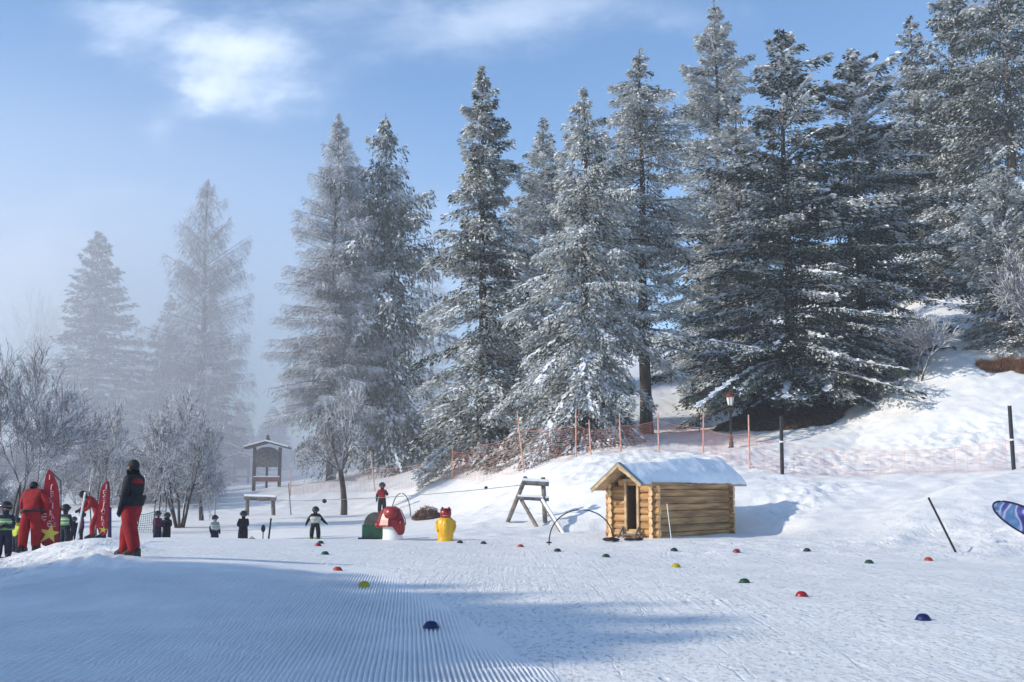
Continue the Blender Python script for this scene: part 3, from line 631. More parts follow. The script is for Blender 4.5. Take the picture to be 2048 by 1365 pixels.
for xw, door in ((0.0, True), (HL, False)):
    mb = MB()
    for q in range(NR + 4):
        z_ = LH * q - .05; top = z_ + LH / 2
        if top > EH + .02: w_ = max(0, (2.30 - HUT_Z - top) / .77); ya, yb = max(-.1, .78 - w_), min(HW + .05, .78 + w_)
        else: ya, yb = -.17 + rg.uniform(-.02, .02), HW + .17 + rg.uniform(-.02, .02)
        if yb - ya < .15: continue
        if door and DZ0 < z_ < DZ1: log(mb, (xw, ya, z_), (xw, D0, z_), LH / 2 * 1.02); log(mb, (xw, D1, z_), (xw, yb, z_), LH / 2 * 1.02)
        else: log(mb, (xw, ya, z_), (xw, yb, z_), LH / 2 * 1.02)
    mb.build('gable_wall', [M_log, M_logend], hut)
mb = MB(); mb.box((HL * .5, HW / 2, .03), (HL - .3, HW - .3, .04)); mb.box((1.4, HW / 2, .85), (.04, HW - .25, 1.6)); mb.build('floor', M_inside, hut)
mb = MB()
for y_ in (D0 - .02, D1 + .02): mb.box((-.085, y_, (DZ0 + DZ1) / 2 + .03), (.06, .075, DZ1 - DZ0 + .12))
mb.box((-.09, (D0 + D1) / 2, DZ1 + .07), (.07, D1 - D0 + .16, .075)); mb.box((-.09, (D0 + D1) / 2, DZ0 - .05), (.09, D1 - D0 + .2, .07)); mb.build('door_frame', M_board, hut)
mb = MB(); mb.box((.16, D1 - .02, (DZ0 + DZ1) / 2), (.42, .035, DZ1 - DZ0)); mb.build('door', mat('dark_door', (.10, .06, .035), .8, .2, 5), hut)
# roof: ridge above y=.78, left slope long, right slope short
RX0, RX1 = -.72, HL + 1.15; RZ = 2.34 - HUT_Z; YR = .78; SL = .77
def roof_sheet(y0, y1, t, zoff, n, x0, x1, m_, nm, parent, wav=0.0, mx=60):
    mb = MB(); vs = []; 
    ys_ = [y0 + (y1 - y0) * q / n for q in range(n + 1)]; xs_ = [x0 + (x1 - x0) * q / mx for q in range(mx + 1)]
    for lay in (0, 1):
        for a in xs_:
            for b_ in ys_:
                z_ = RZ - SL * abs(b_ - YR) + zoff
                tt = t(a, b_) if callable(t) else t
                vs.append((a, b_, z_ + (tt if lay else 0)))
    nb = len(ys_); na = len(xs_); T0 = na * nb; fs = []
    for q in range(na - 1):
        for j in range(nb - 1):
            i0 = q * nb + j; fs.append((i0, i0 + 1, i0 + nb + 1, i0 + nb)); fs.append((T0 + i0, T0 + i0 + nb, T0 + i0 + nb + 1, T0 + i0 + 1))
    for q in range(na - 1):
        for j in (0, nb - 1): i0 = q * nb + j; fs.append((i0, i0 + nb, T0 + i0 + nb, T0 + i0))
    for j in range(nb - 1):
        for q in (0, na - 1): i0 = q * nb + j; fs.append((i0, i0 + 1, T0 + i0 + 1, T0 + i0))
    mb.add(vs, fs, 0, wav > 0); return mb.build(nm, m_, parent)
YL, YRt = YR + .98, YR - .80
rf = roof_sheet(YRt, YL, .045, 0, 2, RX0, RX1, M_board, 'roof', hut, mx=2)
for (ya, yb) in ((YR, YL), (YR, YRt)):
    mb = MB(); za = RZ; zb = RZ - SL * abs(yb - YR); dy = .11
    for xx, ww in ((RX0 - .022, .04),):
        vs = [(xx - ww / 2, ya, za + .05), (xx - ww / 2, yb, zb + .05), (xx - ww / 2, yb, zb - .06), (xx - ww / 2, ya, za - .06), (xx + ww / 2, ya, za + .05), (xx + ww / 2, yb, zb + .05), (xx + ww / 2, yb, zb - .06), (xx + ww / 2, ya, za - .06)]
        mb.add(vs, [(0, 1, 2, 3), (7, 6, 5, 4), (0, 4, 5, 1), (2, 6, 7, 3), (1, 5, 6, 2), (0, 3, 7, 4)])
    mb.build('barge_board', M_board, rf)
    mb = MB(); t0 = .05
    vs = [(RX0 - .05 + a, b_, RZ - SL * abs(b_ - YR) + z_) for z_ in (.047, .085) for a in (0, .17) for b_ in (ya, yb + (.03 if yb > ya else -.03))]
    mb.add(vs, [(0, 1, 3, 2), (4, 6, 7, 5), (0, 4, 5, 1), (2, 3, 7, 6), (0, 2, 6, 4), (1, 5, 7, 3)]); mb.build('verge_trim', mat('grey_green_metal', (.20, .23, .21), .5), rf)
def snow_t(a, b_):
    q = float(fbm(np.array([a * .9]), np.array([b_ * 1.4]), 91)[0]); q2 = float(fbm(np.array([a * 2.6]), np.array([b_ * 3]), 95)[0])
    full = (.13 + .12 * float(sstep(np.array([a]), 1.0, 4.0)[0])) * float(sstep(np.array([a]), -.35, 1.2)[0]) + .02
    if b_ < YR:
        e = (b_ - YRt) / (YR - YRt); lim = max(0, .20 - .25 * float(sstep(np.array([a]), 1.7, 2.6)[0])) + .09 * q2
        if e < lim: return .004
        full = full * min(1, .45 + (e - lim) * 2.2)
    else: full *= min(1, .3 + (YL - b_) * 1.1)
    endt = float(1 - sstep(np.array([a]), RX1 - .25, RX1 + .12)[0])
    return max(.004, (full + .09 * q + .04 * q2) * (.5 + .5 * endt))
roof_sheet(YRt + .01, YL, snow_t, .05, 26, RX0 + .14, RX1 + .03, M_roofsnow, 'roof_snow', rf, wav=1, mx=110)
mb = MB()
for y_ in (D0 - .10, D1 + .08):
    mb.tube([(-.55, y_, -.12), (-.16, y_, .34)], .035, 6); mb.tube([(-.16, y_, .34), (-.12, y_, -.1)], .035, 6)
for q in range(2): mb.box((-.42 + q * .14, (D0 + D1) / 2, .0 + q * .11), (.13, D1 - D0 + .16, .035))
mb.build('step', M_oldwood, hut)
mb = MB(); rg = random.Random(3)
for q in range(9): mb.ell((rg.uniform(-.45, .45), rg.uniform(-.14, .14), .03 + rg.uniform(0, .04)), (rg.uniform(.08, .2), .09, rg.uniform(.03, .06)), 9)
b = onground(1246, 31.6, 1082); o = mb.build('tarp', M_black); o.location = b; tag(o, 'crumpled black tarp on the snow below the hut doorway', 'tarp')

# ------------------------------------------------------------------ poles, tow pylon, arches, boards
def pole(name, px0, py0, px1, py1, d, r, m_, label, cat, d2=None, group=None, tip=None, band=None):
    a = at(px1, py1, d2 or d); b = at(px0, py0, d); gz = hz(a.x, a.y); a2 = a.copy(); dirn = (b - a).normalized(); a2 = a + dirn * ((gz - .12 - a.z) / dirn.z)
    root = empty(name, (a.x, a.y, gz)); tag(root, label, cat, group); org = Vector((a.x, a.y, gz))
    mb = MB(); L = (b - a2).length; mb.tube([a2 - org + dirn * L * t for t in (0, .5, 1)], r, 8); mb.build('shaft', m_, root)
    mb = MB(); mb.tube([b - org - dirn * .02, b - org + dirn * r * 1.2], [r * 1.25, r * .8], 8); mb.build('cap', tip or m_, root)
    return root
pole('slanting_pole', 1857, 996, 1904, 1090, 28, .028, M_iron, 'dark pole slanting left out of the snow bank on the right', 'pole', d2=26.6, tip=M_white)
pole('slalom_pole', 1334, 1009, 1341, 1066, 32.2, .012, M_white, 'thin pale pole against the long wall of the hut', 'pole')
pole('slalom_pole', 170, 987, 151, 1087, 26, .022, M_white, 'pale leaning pole between the red flags', 'pole')
pole('slalom_pole', 542, 1039, 537, 1080, 38, .03, M_iron, 'dark short pole beside the shovel', 'pole')
pole('slalom_pole', 577, 968, 582, 1032, 59, .035, M_steel, 'grey pole right of the wooden gate frame', 'pole')
pole('slalom_pole', 430, 994, 430, 1036, 58, .035, M_steel, 'grey pole standing above the child in the white vest', 'pole')
pole('slalom_pole', 741, 905, 750, 985, 68, .04, mat('pale_orange', (.55, .38, .30), .6), 'faded pinkish pole on the slope above the child in red', 'pole')
def beams(root, name, segs, r, m_, snowtop=False):
    for q in segs:
        mb = MB(); a, b = Vector(q[0]), Vector(q[1]); rr = q[2] if len(q) > 2 else r
        mb.tube([a.lerp(b, t) for t in (0, .33, .66, 1)], [rr, rr * .97, rr * 1.02, rr * .95], 9)
        if abs((b - a).normalized().z) < .5:
            u_ = Vector((0, 0, rr * .75)); mb.tube([a + u_, b + u_], rr * .8, 8, 1)
        mb.build(name, [m_, M_roofsnow], root)
D_ = 40.5; org = onground(1075, D_, 1050)
py = empty('tow_pylon', org); tag(py, 'weathered log pylon of the rope tow with two cross beams and braces', 'pylon')
q = lambda px, p_, d: at(px, p_, d) - org
beams(py, 'post', [(q(1051, 956, D_), q(1014, 1048, 42.5), .085), (q(1086, 956, D_), q(1091, 1062, 40), .085)], .08, M_oldwood)
beams(py, 'cross_beam', [(q(1044, 965, 40.3), q(1098, 968, 40.3), .10), (q(1035, 996, 40.3), q(1098, 999, 40.3), .075)], .08, M_oldwood)
beams(py, 'brace', [(q(1043, 1001, 40.4), q(1077, 1060, 39), .07), (q(1083, 1000, 40.4), q(1128, 1072, 37.3), .075)], .07, M_oldwood)
gD = 59.5; org = onground(520, gD, 1030)
gt = empty('gate_frame', org); tag(gt, 'grey wooden goal-like frame of two posts and a snowy beam', 'gate')
beams(gt, 'post', [(q(495, 989, gD), q(494, 1036, gD), .11), (q(546, 990, gD), q(547, 1036, gD), .11)], .1, M_oldwood)
beams(gt, 'beam', [(q(489, 996, gD - .25), q(552, 998, gD - .25), .13)], .13, M_oldwood)
# tow rope
A_ = at(1047, 970, 40.3); B_ = at(649, 1000, 55); C_ = at(548, 1000, 59.2); E_ = at(300, 1007, 64)
mb = MB()
def sagline(a, b, s_, n=14): return [a.lerp(b, t / n) - Vector((0, 0, 4 * s_ * (t / n) * (1 - t / n))) for t in range(n + 1)]
mb.tube(sagline(A_, B_, .10) + sagline(B_, C_, .05)[1:] + sagline(C_, E_, .15)[1:], .014, 5)
o = mb.build('tow_rope', M_steel); tag(o, 'thin rope of the ski tow strung from the log pylon across the slope', 'rope')
mb = MB(); mb.lathe([(0, -.04), (.11, -.04), (.11, -.02), (.08, 0), (.11, .02), (.11, .04), (0, .04)], 16)
o = mb.build('pulley', M_iron); o.location = B_ + Vector((0, 0, -.06)); o.rotation_euler = (R(90), 0, R(15)); tag(o, 'small dark pulley hanging on the tow rope', 'pulley')
mb = MB(); mb.lathe([(0, -.03), (.07, -.03), (.07, .03), (0, .03)], 12); o = mb.build('rope_clamp', M_iron); o.location = at(972, 976, 43.4); o.rotation_euler = (R(90), 0, 0); tag(o, 'small dark clamp on the rope, halfway to the log pylon', 'clamp')
def arch(px0, px1, pyb, pyt, d, r, label):
    a = onground(px0, d, pyb); b = onground(px1, d, pyb); c = (a + b) / 2; zt = zpix(pyt, d)
    root = empty('arch', c); tag(root, label, 'arch', 'thin hoops to ski through')
    hw = (b.x - a.x) / 2; mb = MB(); pts = []
    for q_ in range(29):
        th = math.pi * q_ / 28; pts.append((-hw * math.cos(th), 0, (zt - c.z + .1) * math.sin(th) ** .8 - .1))
    mb.tube(pts, r, 7); mb.build('hoop', M_iron, root)
    for s_ in (-1, 1):
        mb = MB(); mb.lathe([(0, .0), (.09, .0), (.07, .035), (.02, .05), (0, .05)], 12, (s_ * hw, 0, -.01)); mb.build('foot', M_black, root)
arch(1098, 1228, 1087, 1020, 32, .018, 'wide dark hoop standing left of the log hut')
arch(783, 821, 1035, 987, G(800, 1036, 44), .022, 'small narrow hoop behind the red and white play figure')
def kiosk(px, py_b, d, wpx, hpx, label, foggy=False):
    org = onground(px, d, 970); k = d / FPX; W_ = wpx * k; H_ = hpx * k; z0 = 0
    r_ = empty('notice_board', org); tag(r_, label, 'notice board', 'roofed notice boards')
    for s_ in ((-.30, 0, .30) if not foggy else (-.3, .3)):
        mb = MB(); mb.box((s_ * W_, 0, H_ * .4), (.20 if s_ else .13, .2, H_ * .86)); mb.build('post', M_darkwood, r_)
    mb = MB(); arc = [(-.27 * W_, H_ * .44)] + [(.27 * W_, H_ * .44)] + [(.27 * W_ * math.cos(math.pi * t / 10), H_ * (.72 + .12 * math.sin(math.pi * t / 10))) for t in range(11)]
    n = len(arc); vs = [(x_, -.14, z_) for x_, z_ in arc] + [(x_, -.08, z_) for x_, z_ in arc]
    mb.add(vs, [tuple(range(n)), tuple(range(2 * n - 1, n - 1, -1))] + [(i_, n + i_, n + (i_ + 1) % n, (i_ + 1) % n) for i_ in range(n)]); mb.build('panel', mat('panel_print', (.16, .15, .14), .7, scale=6, col2=(.06, .05, .05)), r_)
    mb = MB(); mb.box((0, -.05, H_ * .20), (W_ * .62, .12, H_ * .09)); mb.box((0, -.05, H_ * .255), (W_ * .62, .16, .07), mi=1); mb.build('rail', [mat('red_brown_rail', (.20, .07, .05), .8, .2, 5), M_roofsnow], r_)
    mb = MB(); 
    prof = [(-.52, .80), (0, .92), (.52, .80)]
    vs = [(a * W_, y_, b * H_ + t) for y_ in (-.65, .65) for t in (0, .10) for a, b in prof]
    mb.add(vs, [(0, 1, 4, 3), (1, 2, 5, 4), (6, 9, 10, 7), (7, 10, 11, 8), (0, 6, 7, 1), (1, 7, 8, 2), (0, 3, 9, 6), (2, 8, 11, 5), (3, 4, 10, 9), (4, 5, 11, 10)], 0); rf_ = mb.build('roof', M_darkwood, r_)
    mb = MB(); vs = [(a * W_ * 1.01, y_, b * H_ + t) for y_ in (-.68, .68) for t in (.103, .20) for a, b in prof]
    mb.add(vs, [(0, 1, 4, 3), (1, 2, 5, 4), (6, 9, 10, 7), (7, 10, 11, 8), (0, 6, 7, 1), (1, 7, 8, 2), (0, 3, 9, 6), (2, 8, 11, 5), (3, 4, 10, 9), (4, 5, 11, 10)], 0); mb.build('snow_cover', M_roofsnow, rf_)
    mb = MB(); mb.lathe([(.0, 0), (.22, 0), (.10, .18), (.13, .28), (0, .42)], 8, (0, 0, H_ * .92 + .18)); mb.build('finial', M_darkwood, rf_)
kiosk(533, 975, 76, 84, 100, 'roofed wooden notice board with curved top panel, standing on the snow ridge')
kiosk(482, 925, 112, 46, 62, 'faint roofed notice board deeper in the fog', True)
# lamp post
lb = onground(1463, 52.5, 900); lt = zpix(783, 52.5) - lb.z
lp = empty('lamp_post', lb); tag(lp, 'old-fashioned lamp post with red cap and pale lantern before the dark spruce', 'lamp post')
mb = MB(); mb.lathe([(0, -.2), (.15, -.2), (.15, .12), (.10, .16), (.12, .3), (.075, .4), (.09, .5), (.055, .65)] + [(.055 + .02 * (i_ % 2), .75 + i_ * .11) for i_ in range(10)] + [(.045, 2.0), (.04, lt - .75), (.09, lt - .70), (0, lt - .68)], 12); mb.build('post', M_iron, lp)
mb = MB(); mb.lathe([(0, lt - .68), (.12, lt - .68), (.19, lt - .28), (0, lt - .28)], 6, smooth=False); lan = mb.build('lantern', M_glass, lp)
mb = MB(); mb.lathe([(0, lt - .275), (.27, lt - .275), (.20, lt - .18), (.08, lt - .06), (.03, lt), (0, lt + .05)], 10); mb.build('cap', mat('dark_red_cap', (.16, .02, .02), .5), lan)
mb = MB()
for i_ in range(6):
    th = i_ * math.pi / 3; mb.tube([(.125 * math.cos(th), .125 * math.sin(th), lt - .68), (.195 * math.cos(th), .195 * math.sin(th), lt - .28)], .012, 5)
mb.build('lantern_frame', M_iron, lan)

# ------------------------------------------------------------------ nets
def net_panel(root, A0, A1, B0, B1, m_, nh=13, vs_step=.16, sag=.16, r=.0065, wig=.03, seed=0):
    """A0/A1: bottom/top at one post, B0/B1 at the other"""
    rs = np.random.RandomState(seed); n = 18; t = np.linspace(0, 1, n + 1); L = (B0 - A0).length
    P0 = []; P1 = []; org = root.location
    A0, A1, B0, B1 = [np.array(v - org) for v in (A0, A1, B0, B1)]
    gx = A0[0] + (B0[0] - A0[0]) * t; gy = A0[1] + (B0[1] - A0[1]) * t; gz = height(gx + org.x, gy + org.y) - org.z + .02
    def pt(tt, k):
        top = A1 + (B1 - A1) * tt[:, None]; top[:, 2] -= 4 * sag * L * .1 * tt * (1 - tt) * 2.2
        bot = np.stack([np.interp(tt, t, gx), np.interp(tt, t, gy), np.interp(tt, t, gz)], 1)
        p = bot + (top - bot) * k[:, None] ; p[:, 2] += wig * np.sin(tt * 9 + k * 3 + seed) * k * (1 - k); p[:, 1] += .12 * np.sin(tt * math.pi) * (1 - k) * k * 4 * .5
        return p
    for k in np.linspace(.02, 1, nh):
        p = pt(t, np.full(n + 1, k)); P0.append(p[:-1]); P1.append(p[1:])
    for tt in np.arange(0, L, vs_step) / L:
        kk = np.linspace(.02, 1, 5); p = pt(np.full(5, tt), kk); P0.append(p[:-1]); P1.append(p[1:])
    P0 = np.concatenate(P0); P1 = np.concatenate(P1); rr = np.full(len(P0), r); rr[:0] = r
    nmain = n; rr[(nh - 1) * n:nh * n] = r * 1.8
    v, f = prisms(P0, P1, rr, rr, 3); mesh_np('net', v, [f], m_, None, False, root)
def fence(posts, label, m_, mp, name='safety_net', blackfrom=None, nh=16, r=.0048, step=.45, pr=.035):
    org = onground(posts[0][0], posts[0][3], 950); root = empty(name, org); tag(root, label, 'safety net', 'safety nets along the slope')
    bt = []
    for (px, ptop, pnet, d, pxt, kind) in posts:
        b = onground(px, d, 930); top = at(pxt, ptop, d); ne = b.lerp(top, (zpix(pnet, d) - b.z) / (top.z - b.z)); bt.append((b, ne))
        if kind:
            mb = MB(); dd = (top - b).normalized(); rr = .075 if kind == 2 else pr
            mb.tube([b - org - dd * .3, b - org + dd * .5 * (top - b).length, top - org], [rr, rr, rr * (.95 if kind == 2 else .8)], 10)
            if kind == 2: mb.tube([ne - org - dd * .03, ne - org + dd * .03], rr * 1.18, 10, 1)
            mb.build('post', [M_iron if kind == 2 else mp, M_roofsnow], root)
    for k in range(len(bt) - 1): net_panel(root, bt[k][0], bt[k][1], bt[k + 1][0], bt[k + 1][1], m_, nh=nh, r=r, vs_step=step, seed=k, sag=.17)
    return root
M_post = mat('orange_post', (.60, .22, .14), .55, .2, 4, col2=(.62, .42, .34))
fence([(905, 893, 905, 60, 905, 1), (960, 880, 890, 56, 958, 0), (1048, 822, 862, 51.5, 1034, 1), (1152, 818, 850, 50.5, 1152, 1), (1182, 840, 861, 50.2, 1178, 1), (1242, 828, 852, 50, 1239, 1), (1318, 826, 842, 50, 1316, 1), (1407, 825, 856, 49.5, 1407, 1), (1499, 830, 868, 45.4, 1497, 1), (1564, 833, 884, 43.8, 1562, 2), (1640, 880, 896, 43.5, 1640, 0), (2027, 812, 880, 41.3, 2019, 2), (2170, 810, 870, 41, 2170, 2)], 'long orange safety net on posts running above the log hut', M_net, M_post)
fence([(905, 893, 905, 60.3, 905, 0), (750, 905, 935, 68.5, 742, 0), (582, 940, 975, 70, 582, 1)], 'faded pinkish net on the farther slope left of the dense trees', mat('faded_net_cord', (.60, .33, .30), .7), M_post, nh=9, r=.006, step=.3)
fence([(279, 1004, 1030, 46, 284, 1), (312, 998, 1024, 46.5, 311, 1), (322, 992, 1022, 47, 321, 1), (336, 995, 1022, 47.5, 333, 1)], 'low greenish net behind the man in red', M_netgreen, M_iron, nh=9, r=.010, step=.1, pr=.022)

# ------------------------------------------------------------------ play figures
d_ = 34; b = onground(782, d_, 1083)
pf = empty('play_figure', b, R(-20)); tag(pf, 'white plastic play figure under a large red helmet-like hood', 'play figure')
mb = MB(); mb.lathe([(0, -.02), (.31, -.02), (.32, .0), (.31, .15), (.32, .34), (.34, .50), (.22, .62), (0, .66)], 24, (.05, 0, 0), sy=.8); mb.build('white_body', M_white, pf)
mb = MB(); mb.lathe([(0, 1.0), (.16, .985), (.27, .92), (.35, .78), (.42, .60), (.47, .44), (.455, .40), (.42, .41), (.33, .50), (0, .52)], 9, sy=.86, smooth=False); 
mb.add([(.16, -.42, .5), (.46, -.22, .5), (.50, .02, .5), (.44, -.20, .16), (.38, -.26, .15), (.24, -.40, .40)], [(0, 1, 3, 4, 5), (1, 2, 3)]); mb.ell((.42, -.10, .40), (.075, .16, .25), 12); mb.ell((-.36, -.14, .44), (.12, .14, .10), 12); mb.ell((.1, -.25, .78), (.22, .14, .2), 12)
cap_ = mb.build('red_hood', M_red, pf)
mb = MB()
for a_ in range(8):
    th = a_ * math.pi / 4 + .2; mb.tube([(.12 * math.cos(th), .1 * math.sin(th), 1.0), (.31 * math.cos(th), .26 * math.sin(th), .89), (.44 * math.cos(th), .38 * math.sin(th), .62), (.465 * math.cos(th), .40 * math.sin(th), .46)], .014, 6)
mb.build('hood_ribs', [M_red, mat('pink_patch', (.65, .25, .25), .5)], cap_)
b = onground(745, 34.8, 1080); gb = empty('tunnel_box', b, R(8)); tag(gb, 'dark green box with rounded grey canvas top, behind the red hood figure', 'box')
mb = MB(); mb.box((0, 0, .22), (.66, .6, .46)); o = mb.build('box_body', M_green, gb); bv = o.modifiers.new('b', 'BEVEL'); bv.width = .03; bv.segments = 2
mb = MB(); mb.box((-.14, -.05, .015), (.62, .7, .06)); mb.build('base', M_black, gb)
mb = MB(); n = 14; vs = [(.36 * math.cos(math.pi * t / n) + .08, y_, .45 + .38 * math.sin(math.pi * t / n)) for y_ in (-.28, 0, .28) for t in range(n + 1)]
mb.add(vs, [(i_ * (n + 1) + j_, i_ * (n + 1) + j_ + 1, (i_ + 1) * (n + 1) + j_ + 1, (i_ + 1) * (n + 1) + j_) for i_ in range(2) for j_ in range(n)], 0, True)
mb.add(vs[:n + 1], [tuple(range(n + 1))]); mb.add(vs[-n - 1:], [tuple(range(n + 1))]); mb.build('canvas_top', M_olive, gb)
b = onground(891, 33.8, 1084)
yf = empty('play_figure', b, R(4)); tag(yf, 'yellow barrel-bodied play figure with a small red head', 'play figure')
mb = MB(); mb.lathe([(0, -.02), (.235, -.02), (.25, .02), (.225, .06), (.24, .18), (.27, .36), (.275, .5), (.25, .62), (.18, .70), (0, .72)], 26, sy=.85); mb.ell((0, -.16, .4), (.13, .10, .28), 14); mb.build('yellow_body', M_yellow, yf)
for s_ in (-1, 1):
    mb = MB(); mb.tube([(s_ * .15, 0, .62), (s_ * .25, -.02, .56), (s_ * .275, -.05, .45), (s_ * .24, -.10, .34)], [.06, .065, .06, .045], 10); mb.ell((s_ * .24, -.10, .33), (.055, .055, .05), 10); mb.build('arm', M_yellow, yf)
mb = MB(); mb.lathe([(0, .66), (.15, .67), (.16, .74), (.175, .82), (.16, .92), (.09, .98), (0, .99)], 20); hd = mb.build('head', M_red, yf)
mb = MB()
for s_ in (-1, 1): mb.lathe([(0, .0), (.06, .0), (.035, .07), (0, .10)], 10, (s_ * .10, 0, .93))
mb.lathe([(.12, .915), (.19, .93), (.175, .95), (.11, .96)], 18); mb.build('hat', mat('dark_red_plastic', (.14, .008, .012), .4), hd)
mb = MB(); mb.tube([(.13 * math.sin(t), -.165 * math.cos(t), .79 - .03 * math.cos(t)) for t in np.linspace(-1, 1, 9)], .016, 6); mb.build('muzzle_band', mat('pale_red', (.7, .18, .14), .4), hd)
# heap of brushwood and folded net
b = onground(855, G(855, 1038, 44), 1034); hp_ = empty('brush_heap', b); tag(hp_, 'low brown heap of brushwood and folded netting on the snow', 'heap')
rs = np.random.RandomState(5); m = 900; a_ = rs.rand(m) * 6.28; r_ = np.sqrt(rs.rand(m)); hh = (1 - r_ ** 2) * .52
C = np.stack([r_ * np.cos(a_) * .66, r_ * np.sin(a_) * .4, hh * rs.rand(m) ** .4 + .02], 1); Dd = unit(np.stack([-np.sin(a_), np.cos(a_), rs.randn(m) * .3 + .1], 1) + rs.randn(m, 3) * .5)
v, f = prisms(C - Dd * .16, C + Dd * .16, np.full(m, .014), np.full(m, .009), 4); mesh_np('branches', v, [f], mat('brushwood', (.16, .085, .06), .9, .5, 6), None, False, hp_)
mb = MB(); mb.ell((0, 0, -.03), (.60, .36, .47), 18); mb.build('folded_net', mat('brown_net', (.09, .05, .045), .9, .5, 9, .03, 14), hp_)
mb = MB(); mb.ell((.1, .05, .40), (.38, .22, .14), 16); mb.build('snow_cover', mat('dirty_snow', (.42, .36, .33), .8, .2, 9, .02, 9), hp_)

# ------------------------------------------------------------------ half-dome markers
MK = {'red': M_red, 'blue': mat('blue_rubber', (.006, .012, .085), .5, .15, 6, spec=.3), 'yellow': mat('yellow_rubber', (.36, .30, .012), .5, .1, 6), 'green': mat('green_rubber', (.008, .05, .028), .5, .1, 6), 'orange': mat('orange_rubber', (.36, .035, .012), .5, .1, 6), 'dark': mat('dark_rubber', (.02, .03, .04), .5)}
def dome_proto(col):
    o = empty('dome_marker', (0, 0, 0)); mb = MB(); mb.lathe([(.097, .0), (.092, .025), (.072, .053), (.042, .069), (.018, .073), (.016, .068), (0, .068)], 20); mb.build('shell', MK[col], o)
    mb = MB(); mb.lathe([(.107, -.012), (.109, .0), (.104, .007), (.095, .006)], 20); mb.build('rim', MK[col], o); return o
protos = {}
for px, py_, c, lb in ((862, 1261, 'blue', 'dark blue half-dome marker on the groomed snow, nearest to the camera'), (728, 1176, 'yellow', 'yellow half-dome marker at the edge of the shaded groomed snow'),
    (675, 1140, 'orange', 'orange-red half-dome marker just beyond the yellow one on the left piste'), (650, 1108, 'green', 'dark green half-dome marker below the skiing child'), (636, 1091, 'red', 'red half-dome marker between the two dark ones under the skiing child'),
    (641, 1086, 'dark', 'small dark half-dome marker right at the feet of the skiing child'), (1846, 1238, 'blue', 'bright blue half-dome marker on the right side, largest there'), (1603, 1191, 'red', 'red half-dome marker between the blue one and the green one on the right'),
    (1489, 1164, 'green', 'dark green half-dome marker behind the large red one'), (1352, 1133, 'yellow', 'dull yellow half-dome marker in front of the hut'), (1212, 1113, 'green', 'dark green half-dome marker just in front of the wide hoop'),
    (1115, 1102, 'dark', 'dark half-dome marker at the left foot of the wide hoop'), (1041, 1093, 'orange', 'reddish half-dome marker in front of the log pylon'), (967, 1087, 'dark', 'tiny dark half-dome marker right of the yellow play figure'),
    (920, 1085, 'dark', 'tiny flat dark marker touching the base of the yellow play figure'), (1348, 1101, 'dark', 'small dark half-dome marker below the long wall of the hut'), (1473, 1103, 'red', 'crimson half-dome marker below the right end of the hut'),
    (1614, 1102, 'dark', 'small dark half-dome marker at the foot of the trodden bank'), (1738, 1125, 'green', 'small dark green half-dome marker on the piste left of the orange one'), (1857, 1120, 'orange', 'orange half-dome marker under the slanting pole')):
    # march along the ray until it meets the snow
    u = (px - 1024) / FPX; v = (682.5 - py_) / FPX; den = CP - v * SP; dd = 8.0
    while dd < 60 and EYE + dd * (SP + v * CP) / den > hz(u * dd / den, dd) + .02: dd += .05
    if c not in protos: o = protos[c] = dome_proto(c)
    else:
        o = protos[c].copy(); COL.objects.link(o)
        for ch in protos[c].children:
            e = ch.copy(); COL.objects.link(e); e.parent = o
    gx_, gy_ = u * dd / den, dd
    o.location = (gx_, gy_, hz(gx_, gy_) + (.054 if px < 1150 and gy_ < 19 else .010)); o.scale = (.9, .9, .9); o.rotation_euler = (random.Random(px).uniform(-.10, .10), random.Random(px + 1).uniform(-.06, .06), 0)
    tag(o, lb, 'marker', 'coloured half-dome markers on the piste')

